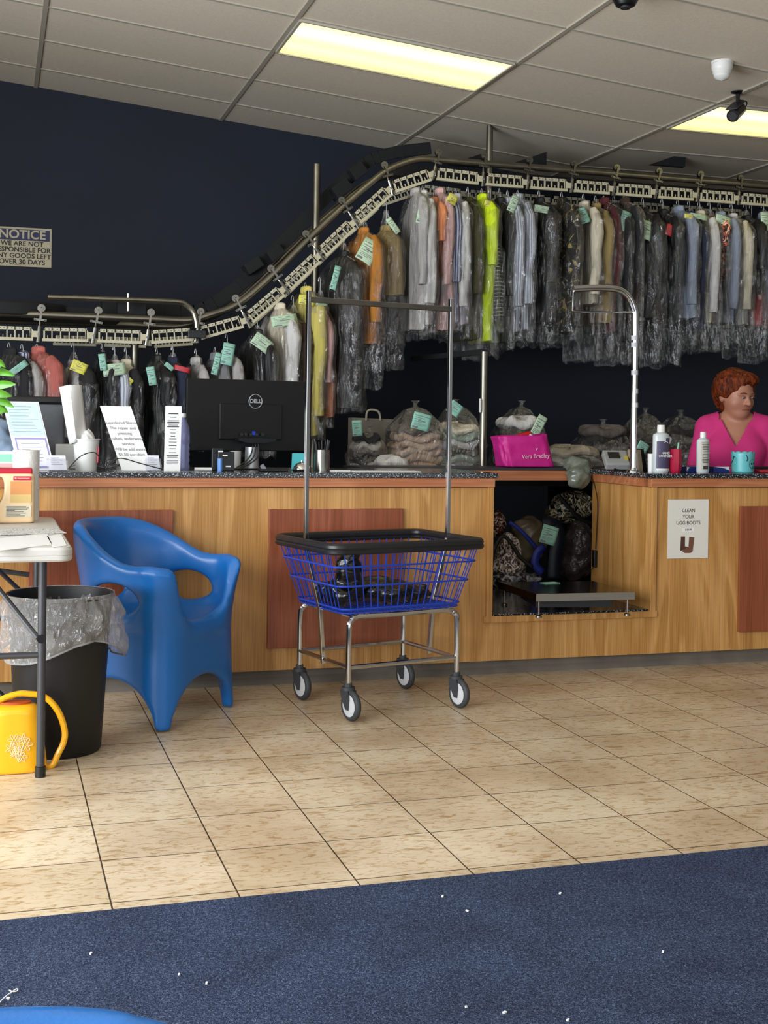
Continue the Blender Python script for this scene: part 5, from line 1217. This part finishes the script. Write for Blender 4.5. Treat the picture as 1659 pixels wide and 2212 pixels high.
# UGG sign
a=P(1444,1079,YC-.002);b_=P(1528,1205,YC-.002);w=b_.x-a.x+.004;h=a.z-b_.z;c=Vector(((a.x+b_.x)/2,YC-.0025,(a.z+b_.z)/2))
t=thing('boot_cleaning_sign','white paper sign about cleaning boots taped to the counter front','sign',c)
MB().box(c,(w,.002,h)).build('sheet',M('sign_paper','d8d5cc',.7),t,smooth=False)
BI=M('brown_ink','4a3a34',.8)
for i,s in enumerate(['CLEAN','YOUR','UGG BOOTS']): text(s,h*.088,c+Vector((0,-.0016,h*(.31-.105*i))),UX,UZ,BI,t,depth=.0003,wx=.92)
MB().box(c+Vector((.0,-.0014,-h*.015)),(w*.28,.001,h*.07)).build('price_sticker',WHITE,t,smooth=False);text('$39.99',h*.045,c+Vector((0,-.0026,-h*.015)),UX,UZ,BI,t,depth=.0003)
BO=M('boot_brown','4a2c20',.7);k=w/100*1.25
MB().prism([(-14*k,-2*k),(-6*k,-2*k),(-6*k,-19*k),(0,-20*k),(-4*k,-24*k),(-15*k,-27*k)],c+Vector((0,-.0016,-h*.11)),UX,UZ,(0,.0006,0)).build('boot_picture',BO,t,smooth=False)
MB().prism([(2*k,-3*k),(12*k,-4*k),(9*k,-28*k),(5*k,-31*k),(-6*k,-31*k),(-12*k,-27*k),(-4*k,-22*k),(1*k,-20*k)],c+Vector((0,-.0024,-h*.11)),UX,UZ,(0,.0006,0)).build('boot_picture',M('boot_tan','6b4632',.7),t,smooth=False)
# ================================================================= right counter
t=thing('hanging_pole','curved chrome hanging pole standing on the right counter','pole',B(1370,5.62))
c=B(1370,5.62)
pz=[(1370,1010),(1371,800),(1372,690),(1370,668),(1360,645),(1343,629),(1320,623),(1280,622),(1238,624)]
ps=[P(x,y,5.62) for x,y in pz];ps[0]=c.copy();ps[0].x=ps[1].x
MB().tube([ps[0],ps[1]]+bez(ps[1:],5)[1:],.0165,16).build('pole_tube',CHROME,t)
MB().tube(bez([P(1238,628,5.62),P(1237,664,5.62),P(1241,672,5.62),P(1290,674,5.62),P(1366,675,5.62)],5),.0045,8).build('lower_rod',CHROME,t)
MB().lathe([(0,0),(.034,0),(.034,.005),(.024,.010),(.022,.02),(.017,.022)],Vector((ps[0].x,5.62,TZ)),28).build('flange',CHROME,t)
mb=MB()
for y in(725,740,800,840,870): mb.tube([P(1371,y,5.62),P(1371,y+10,5.62)],.0172,16)
mb.build('tape_bands',M('tape_band','b9bcc0',.5),t)
# card reader
c=B(1330,5.80);t=thing('card_reader','grey card terminal with dark screen by the curved pole','card reader',c)
Rc=Matrix.Rotation(-.25,3,'Z')@Matrix.Rotation(.62,3,'X')
MB().box(c+Vector((0,0,.055)),(.125,.12,.04),Rc).build('housing',M('reader_grey','8c8e8c',.5),t,smooth=False,bevel=.008)
MB().box(c+Vector((-.012,0,.055))+Rc@Vector((0,.012,.0215)),(.058,.05,.003),Rc).build('screen',BLACK,t,smooth=False);MB().box(c+Vector((.0,0,.055))+Rc@Vector((.048,-.01,.0215)),(.018,.03,.003),Rc).build('yellow_key',M('key_yellow','b5a53c',.5),t,smooth=False)
MB().prism([(-.05,0),(.05,0),(.03,.05),(-.045,.03)],c+Vector((.02,-.04,0)),(1,0,0),(0,0,1),(0,.07,0)).build('stand',BLACK,t,smooth=False)
# frames
c=B(1386,5.68);t=thing('brochure_holder','tan and black boards leaning together right of the pole base','holder',c);h=hz_(972,1390,5.68)-TZ
MB().prism([(-.015,0),(.01,0),(-.006,h),(-.026,h)],c+Vector((0,0,0)),(1,0,0),(0,0,1),(0,.10,0)).build('tan_board',M('tan_board','8d7f68',.8),t,smooth=False)
MB().prism([(.014,0),(.034,0),(.01,h*1.04),(-.003,h*1.04)],c,(1,0,0),(0,0,1),(0,.10,0)).build('black_board',BLACK,t,smooth=False)
c=B(1345,5.92);o=MB().box(c+Vector((.02,0,.05)),(.07,.01,.10)).build('tan_card',M('tan_board','8d7f68',.8),off=c,smooth=False);tag(o,'tan card standing behind the card reader','card')
c=B(1407,5.60);o=MB().lathe([(0,0),(.016,0),(.019,.088),(.019,.092),(0,.092)],c,20).build('small_tub',WHITEP,off=c);tag(o,'small white cup left of the big sanitizer bottle','cup')
# sanitizer
def bottle(name,label,xc,ytop,ybody,Y,w_px,mat,cw,lab=None):
    c=B(xc,Y);pm=depth(c)/F;t=thing(name,label,'bottle',c);r=w_px/2*pm;zb_=hz_(ybody,xc,Y)-TZ;zt_=hz_(ytop,xc,Y)-TZ
    MB().lathe([(0,.0),(r*.92,0),(r,.008),(r,zb_-.014),(r*.93,zb_-.004),(r*.5,zb_+.004),(cw*pm*.42,zb_+.012)],c,36,sy=.75).build('bottle_body',mat,t)
    MB().lathe([(0,zb_+.006),(cw/2*pm,zb_+.006),(cw/2*pm,zt_-.012),(cw/2*pm*.95,zt_),(0,zt_)],c,24).build('flip_cap',WHITEP,t)
    return t,c,pm,r,zb_
CLR=M('clear_gel_bottle','c4cacb',.12,spec=.6);PUR=M('purple_label','4a4560',.5)
def wrap(t,c,r,z0,z1,a0,a1,mat,nm='label',k=1.012):
    MB().grid(lambda u,v:c+Vector((r*k*math.cos(a0+(a1-a0)*u),r*k*.75*math.sin(a0+(a1-a0)*u),z0+(z1-z0)*v)),20,3).build(nm,mat,t)
t,c,pm,r,zb_=bottle('sanitizer_bottle','large clear hand sanitizer bottle with purple label and white cap',1427,918,936,5.56,37,CLR,17)
wrap(t,c,r,zb_*.10,zb_*.80,-PI*.80,-PI*.02,PUR);wrap(t,c,r,zb_*.78,zb_*.88,-PI*.42,-PI*.06,PUR)
text('HAND\nSANITIZER',.0155,c+Vector((.008,-r*.80,zb_*.46)),UX,UZ,WHITE,t,depth=.0004,bold=.0002)
wrap(t,c,r,zb_*.06,zb_*.11,-PI*.8,-PI*.05,WHITE,'label_swoosh',1.02);MB().tube([c+Vector((.010+.008*math.cos(a),-r*.80,zb_*.76+.006*math.sin(a))) for a in [PI*k/8 for k in range(9)]],.0012,5).build('label_mark',WHITE,t)
MB().tube(bez([c+Vector((r*.9,0,zb_*.92)),c+Vector((r*1.25,0,zb_*.86)),c+Vector((r*1.0,0,zb_*.74))],5),.006,8).build('side_loop',CLR,t)
t,c,pm,r,zb_=bottle('lotion_bottle','slimmer clear gel bottle with white cap and printed back label',1518,933,948,5.56,29,CLR,13)
wrap(t,c,r,zb_*.08,zb_*.93,-PI*.85,-PI*.12,M('back_label','b9b6ac',.5))
mb=MB()
for i in range(13): 
    ww=r*(.9+.4*rnd.random());mb.box(c+Vector((0,-r*.785,zb_*(.88-.048*i))),(ww,.0006,.0022))
for k in range(9): mb.box(c+Vector((-.012+.003*k,-r*.785,zb_*.16)),(.0018,.0006,.016))
mb.build('label_print',INK,t,smooth=False)
# red pencil cup
RC=M('crimson_holder','a50f35',.4);c=B(1459,5.55);h=hz_(970,1459,5.55)-TZ;t=thing('pencil_holder','crimson faceted pencil holder between the two gel bottles','holder',c)
MB().lathe([(0,0),(.024,0),(.031,.025),(.031,h*.8),(.029,h),(.026,h),(.027,.02),(0,.008)],c,8).build('holder_body',RC,t,ang=20)
p=c+Vector((.0,0,.02));o=MB().tube([p,p+Vector((.016,0,h+.012))],.004,8).build('pen',M('mint_pen','8fc4a4',.4),off=p);tag(o,'mint green pen standing in the crimson holder','pen')
# blue boxes
BB=M('blue_carton','1d2f78',.4)
for (x0,x1,yt,lab,k) in((1475,1507,1008,'blue and white carton behind the crimson holder',0),(1533,1572,1008,'long blue and white carton right of the slim gel bottle',1)):
    c=B((x0+x1)/2,5.64);pm=depth(c)/F;w=(x1-x0)*pm;h=hz_(yt,(x0+x1)/2,5.64)-TZ
    t=thing('carton',lab,'box',c,0,'blue cartons on the right counter');MB().box(c+Vector((0,0,h/2)),(w,.06,h)).build('carton_body',BB,t,smooth=False,bevel=.001)
    MB().prism([(-w*.5,h*1.01),(w*.5,h*1.01),(w*.5,h*.3),(w*.15,h*.75)] if k else [(-w*.5,h*.2),(-w*.3,h*.9),(-w*.5,h*1.01)],c+Vector((0,-.032,0)),UX,UZ,(0,.001,0)).build('white_flash',WHITE,t,smooth=False)
# teal pail
TL=M('teal_pail','5fb4b8',.35,var=(8,.08));c=B(1605,5.58);pm=depth(c)/F;h=hz_(978,1605,5.58)-TZ
t=thing('teal_pail','teal tin pail with scalloped rim and skull face print','pail',c)
def tf(u,v):
    a=2*PI*u;r_=(22.5+2.2*v)*pm;z=h*v+(.006*abs(math.sin(a*5.5)) if v>.99 else 0);return c+Vector((r_*math.cos(a),r_*math.sin(a),z+.001))
MB().grid(tf,88,12,True).build('pail_body',TL,t,solid=.0015);MB().lathe([(0,.002),(22*pm,.002)],c,40).build('pail_bottom',TL,t)
mb=MB();sk=c+Vector((.018,-.0535,h*.42));ry=23.4*pm
def onp(dx,dz): 
    xx=.021+dx;return c+Vector((xx,-math.sqrt(max(ry*ry-xx*xx,1e-6))-.0015,h*.45+dz))
mb.tube([onp(.021*math.cos(a),.024*math.sin(a)) for a in [2*PI*k/24 for k in range(24)] if abs(.021+.021*math.cos(a))<ry*.97],.0011,5)
for dx in(-.007,.010): mb.disc(onp(dx,.002),(onp(dx,.002)-c-Vector((0,0,h*.45))),.0052,.0015,12)
mb.tube([onp(-.003+.003*k,-.014) for k in range(4)],.0012,5)
for k in range(6): mb.disc(onp(-.016+.005*k,-.020 if k%2 else -.017),(0,1,0),.0012,.001,6)
mb.build('skull_print',M('print_black','14202a',.6),t)
MB().tube(bez([c+Vector((-23*pm,0,h*.85)),c+Vector((-32*pm,-.03,h*.70)),c+Vector((-40*pm,-.03,h*.3)),c+Vector((-42*pm,-.03,.004))],6),.0022,6).build('pail_handle',BLACK,t)
MB().tube(bez([onp(-.038,.045),onp(-.031,.030),onp(-.034,.014)],4),.003,6).build('handle_clip',BLACK,t)
c=B(1648,5.60);t=thing('red_handset','red and black device lying at the right edge of the counter','device',c)
MB().box(c+Vector((.03,0,.008)),(.13,.06,.014)).build('red_case',M('red_case','b8323a',.4),t,smooth=False,bevel=.004);MB().box(c+Vector((.02,.03,.024)),(.12,.03,.014)).build('black_top',BLACK,t,smooth=False,bevel=.003)
# ================================================================= person behind the right counter
PX,PY=P(1590,900,6.12).x,6.12
per=thing('person','woman with short auburn hair and a pink V-neck top standing behind the right counter','person',(PX,PY,0),math.radians(-32))
SKIN,N_,L_=nodes('skin');b=N_['Principled BSDF'];b.inputs['Base Color'].default_value=(*hx('aa745c'),1);b.inputs['Roughness'].default_value=.5
HS=1.13;ht=math.radians(38)  # head turn relative to torso (towards picture right)
def hr_(X,Y,Zz,c=(0,-.03,1.345)):
    x=(X-c[0])/HS;y=(Y-c[1])/HS;z=(Zz-c[2])/HS
    # undo turn about z, then nod
    x,y=x*math.cos(-ht)-y*math.sin(-ht),x*math.sin(-ht)+y*math.cos(-ht)
    a=math.radians(-9);y,z=y*math.cos(a)-z*math.sin(a),y*math.sin(a)+z*math.cos(a)
    return x,y,z
def headf(X,Y,Zz):
    x,y,z=hr_(X,Y,Zz)
    d=ell(x,y,z,(0,.012,.03),(.074,.092,.088))
    d=smin(d,ell(x,y,z,(0,-.022,-.03),(.061,.062,.075)),.03)
    d=smin(d,ell(x,y,z,(0,-.048,-.082),(.034,.030,.026)),.025)         # chin
    d=smin(d,ell(x,y,z,(.036,-.045,-.028),(.028,.026,.026)),.02);d=smin(d,ell(x,y,z,(-.036,-.045,-.028),(.028,.026,.026)),.02) # cheeks
    d=smin(d,ell(x,y,z,(0,-.078,.018),(.045,.010,.010)),.015)         # brow
    d=smax(d,-ell(x,y,z,(.028,-.093,.003),(.014,.012,.009)),.012);d=smax(d,-ell(x,y,z,(-.028,-.093,.003),(.014,.012,.009)),.012)
    d=smin(d,caps(x,y,z,(0,-.084,.008),(0,-.103,-.026),.006,.0105),.010)
    d=smin(d,ell(x,y,z,(.011,-.092,-.028),(.008,.009,.007)),.006);d=smin(d,ell(x,y,z,(-.011,-.092,-.028),(.008,.009,.007)),.006)
    d=smax(d,-ell(x,y,z,(0,-.098,-.0575),(.024,.012,.0022)),.006)      # mouth line
    for s in(-1,1):
        e=ell(x,y,z,(s*.076,.012,-.006),(.010,.020,.030));d=smin(d,e,.008)
    return d
def bodyf(X,Y,Zz,g=0):
    Zz=Zz+.048
    d=ell(X,Y,Zz,(0,.0,1.12),(.155,.105,.17))
    d=smin(d,ell(X,Y,Zz,(0,-.01,.93),(.150,.115,.14)),.05);d=smin(d,ell(X,Y,Zz,(0,.0,.80),(.165,.125,.12)),.05)
    for s in(-1,1):
        d=smin(d,ell(X,Y,Zz,(s*.072,-.085,1.085),(.070,.055,.065)),.05)
        d=smin(d,caps(X,Y,Zz,(s*.04,.01,1.262),(s*.145,.0,1.222),.043,.050),.04)
        sh=(s*.152,.0,1.212);el=(s*.205,-.02,.985);wr=(s*.13,-.20,.865)
        d=smin(d,caps(X,Y,Zz,sh,el,.056,.044),.025)
        if g==0 or g==1:
            d=smin(d,caps(X,Y,Zz,el,wr,.041,.026),.02)
    return d
def handf(X,Y,Zz):
    Zz=Zz+.048
    d=None
    for s in(-1,1):
        wr=np.array((s*.13,-.20,.865));h0=ell(X,Y,Zz,(s*.115,-.245,.855),(.040,.048,.017))
        h0=smin(h0,caps(X,Y,Zz,wr,(s*.12,-.225,.858),.025,.020),.015)
        for k in range(4):
            bx=s*(.145-.020*k);L=(.060,.070,.068,.052)[3-k]
            a=(bx,-.28,.857);b1=(bx-s*.004,-.28-L*.55,.850);c1=(bx-s*.006,-.28-L*.9,.832)
            h0=smin(h0,caps(X,Y,Zz,a,b1,.0095,.0085),.004);h0=smin(h0,caps(X,Y,Zz,b1,c1,.0085,.007),.003)
        h0=smin(h0,caps(X,Y,Zz,(s*.085,-.235,.855),(s*.060,-.272,.845),.012,.009),.006)
        d=h0 if d is None else np.minimum(d,h0)
    return d
def legsf(X,Y,Zz):
    d=ell(X,Y,Zz,(0,.01,.80),(.165,.12,.11))
    for s in(-1,1):
        d=smin(d,caps(X,Y,Zz,(s*.085,.01,.76),(s*.09,0,.43),.085,.055),.03);d=smin(d,caps(X,Y,Zz,(s*.09,0,.43),(s*.09,.02,.08),.052,.035),.02)
        d=smin(d,caps(X,Y,Zz,(s*.09,.03,.045),(s*.10,-.12,.035),.035,.030),.02)
    return smax(d,-(Zz-.004),.004)
def allf(X,Y,Zz):
    d=bodyf(X,Y,Zz);d=smin(d,caps(X,Y,Zz,(0,.01,1.19),(0,-.01,1.32),.060,.056),.03);d=smin(d,headf(X,Y,Zz),.02);d=smin(d,handf(X,Y,Zz),.008);return smin(d,legsf(X,Y,Zz),.02)
body=netmesh('body',allf,(-.31,-.40,-.01),(.31,.20,1.58),.0075,SKIN,per,smooth_it=2)
# finer face laid over by the same surface: top section at higher resolution
PINKT=M('pink_jersey','c62b72',.85,bump=(40,.3,.004))
def shirtf(X,Y,Zz):
    d=bodyf(X,Y,Zz,2)-.011-.005*np.clip((1.0-Zz)/.3,0,1)
    d=d+.0035*np.sin(X*55+Zz*18)*np.clip((1.15-Zz)/.15,0,1)
    d=smax(d,.76-Zz,.01);return d
def keep(c):
    x,y,z=c[:,0],c[:,1],c[:,2]
    z=z+.048
    front=(y<.02)&(z>1.115+np.abs(x)*1.95)&(np.abs(x)<.095)
    neck=(z>1.262)&(np.abs(x)<.088);back=(y>=.02)&(z>1.25)&(np.abs(x)<.085)
    # sleeve end
    sl=(np.abs(x)>.20)&(z<1.0)
    hemo=z<.765
    return ~(front|neck|back|sl|hemo)
netmesh('pink_top',shirtf,(-.31,-.25,.74),(.31,.20,1.33),.0075,PINKT,per,smooth_it=3,keep=keep,solid=.003)
def pantf(X,Y,Zz):
    d=legsf(X,Y,Zz)-.009;d=smax(d,.08-Zz,.005);return smax(d,Zz-.86,.005)
netmesh('trousers',pantf,(-.22,-.18,.06),(.22,.18,.88),.011,GM['charcoal'],per,smooth_it=2)
HAIR,N_,L_=nodes('auburn_hair');b=N_['Principled BSDF'];b.inputs['Roughness'].default_value=.6;b.inputs['Specular IOR Level'].default_value=.15
tc=N_.new('ShaderNodeTexCoord');mp=N_.new('ShaderNodeMapping');mp.inputs['Scale'].default_value=(1,1,.25);L_.new(tc.outputs['Object'],mp.inputs[0]);n=N_.new('ShaderNodeTexNoise');n.inputs['Scale'].default_value=70;n.inputs['Distortion'].default_value=1;n.inputs['Detail'].default_value=6;L_.new(mp.outputs[0],n.inputs[0])
r=N_.new('ShaderNodeValToRGB');r.color_ramp.elements[0].position=.35;r.color_ramp.elements[0].color=(*hx('2c1008'),1);r.color_ramp.elements[1].position=.7;r.color_ramp.elements[1].color=(*hx('863a16'),1);L_.new(n.outputs[0],r.inputs[0]);L_.new(r.outputs[0],b.inputs['Base Color'])
bu=N_.new('ShaderNodeBump');bu.inputs['Strength'].default_value=.5;bu.inputs['Distance'].default_value=.006;L_.new(n.outputs[0],bu.inputs['Height']);L_.new(bu.outputs[0],b.inputs['Normal'])
def hairf(X,Y,Zz):
    x,y,z=hr_(X,Y,Zz)
    d=ell(x,y,z,(0,.026,.048),(.094,.100,.086))
    d=smin(d,ell(x,y,z,(.062,.030,.035),(.046,.060,.055)),.02);d=smin(d,ell(x,y,z,(-.062,.030,.035),(.046,.060,.055)),.02)
    d=smin(d,ell(x,y,z,(0,.070,-.02),(.070,.050,.070)),.03)
    d=smin(d,ell(x,y,z,(.02,-.045,.088),(.055,.040,.030)),.02)
    # keep the face clear
    f=ell(x,y,z,(.006,-.120,-.018),(.066,.088,.082));d=smax(d,-f,.012)
    return d+.0022*np.sin(x*150+z*50+y*120)+.002*np.sin(z*60-y*60+x*30)
netmesh('hair',hairf,(-.18,-.19,1.22),(.18,.18,1.56),.0065,HAIR,per,smooth_it=1)
def hp_(x,y,z):
    a=math.radians(9);y,z=y*math.cos(a)-z*math.sin(a),y*math.sin(a)+z*math.cos(a)
    x,y=x*math.cos(ht)-y*math.sin(ht),x*math.sin(ht)+y*math.cos(ht)
    return Vector((x*HS,y*HS-.03,z*HS+1.345))
EW=M('eye_white','b9aca4',.3);EB=M('eye_dark','1a0f0c',.2);BR=M('brow_brown','5a3426',.8);LIP=M('lip_rose','8f4a44',.5)
for s in(-1,1):
    e=MB().lathe([(0,-.0045),(.005,-.0035),(.0085,0),(.005,.0035),(0,.0045)],hp_(s*.028,-.0845,.002),12).build('eye',EW,per,local=True)
    MB().tube([hp_(s*.028,-.090,.001),hp_(s*.028,-.094,.001)],.0042,10).build('iris',EB,e,local=True)
    MB().tube(bez([hp_(s*.042,-.084,.006),hp_(s*.028,-.0915,.0085),hp_(s*.016,-.087,.004)],4),.0017,6).build('eyelid',SKIN,e,local=True)
    MB().tube(bez([hp_(s*.046,-.082,.020),hp_(s*.030,-.0915,.0255),hp_(s*.014,-.0925,.021)],4),.0026,6).build('eyebrow',BR,per,local=True)
MB().tube(bez([hp_(-.022,-.080,-.058),hp_(-.008,-.0885,-.0535),hp_(0,-.0895,-.055),hp_(.008,-.0885,-.0535),hp_(.022,-.080,-.058)],5),.0028,6).build('lips',LIP,per,local=True)
# ================================================================= finish
for o in bpy.data.objects:
    if '_o' in o: del o['_o']
vs=sc.view_settings;vs.view_transform='Standard';vs.look='None';vs.exposure=EXPO;vs.gamma=1;vs.use_curve_mapping=False
sc.cycles.transparent_max_bounces=40;sc.cycles.max_bounces=10;sc.cycles.caustics_reflective=False;sc.cycles.caustics_refractive=False
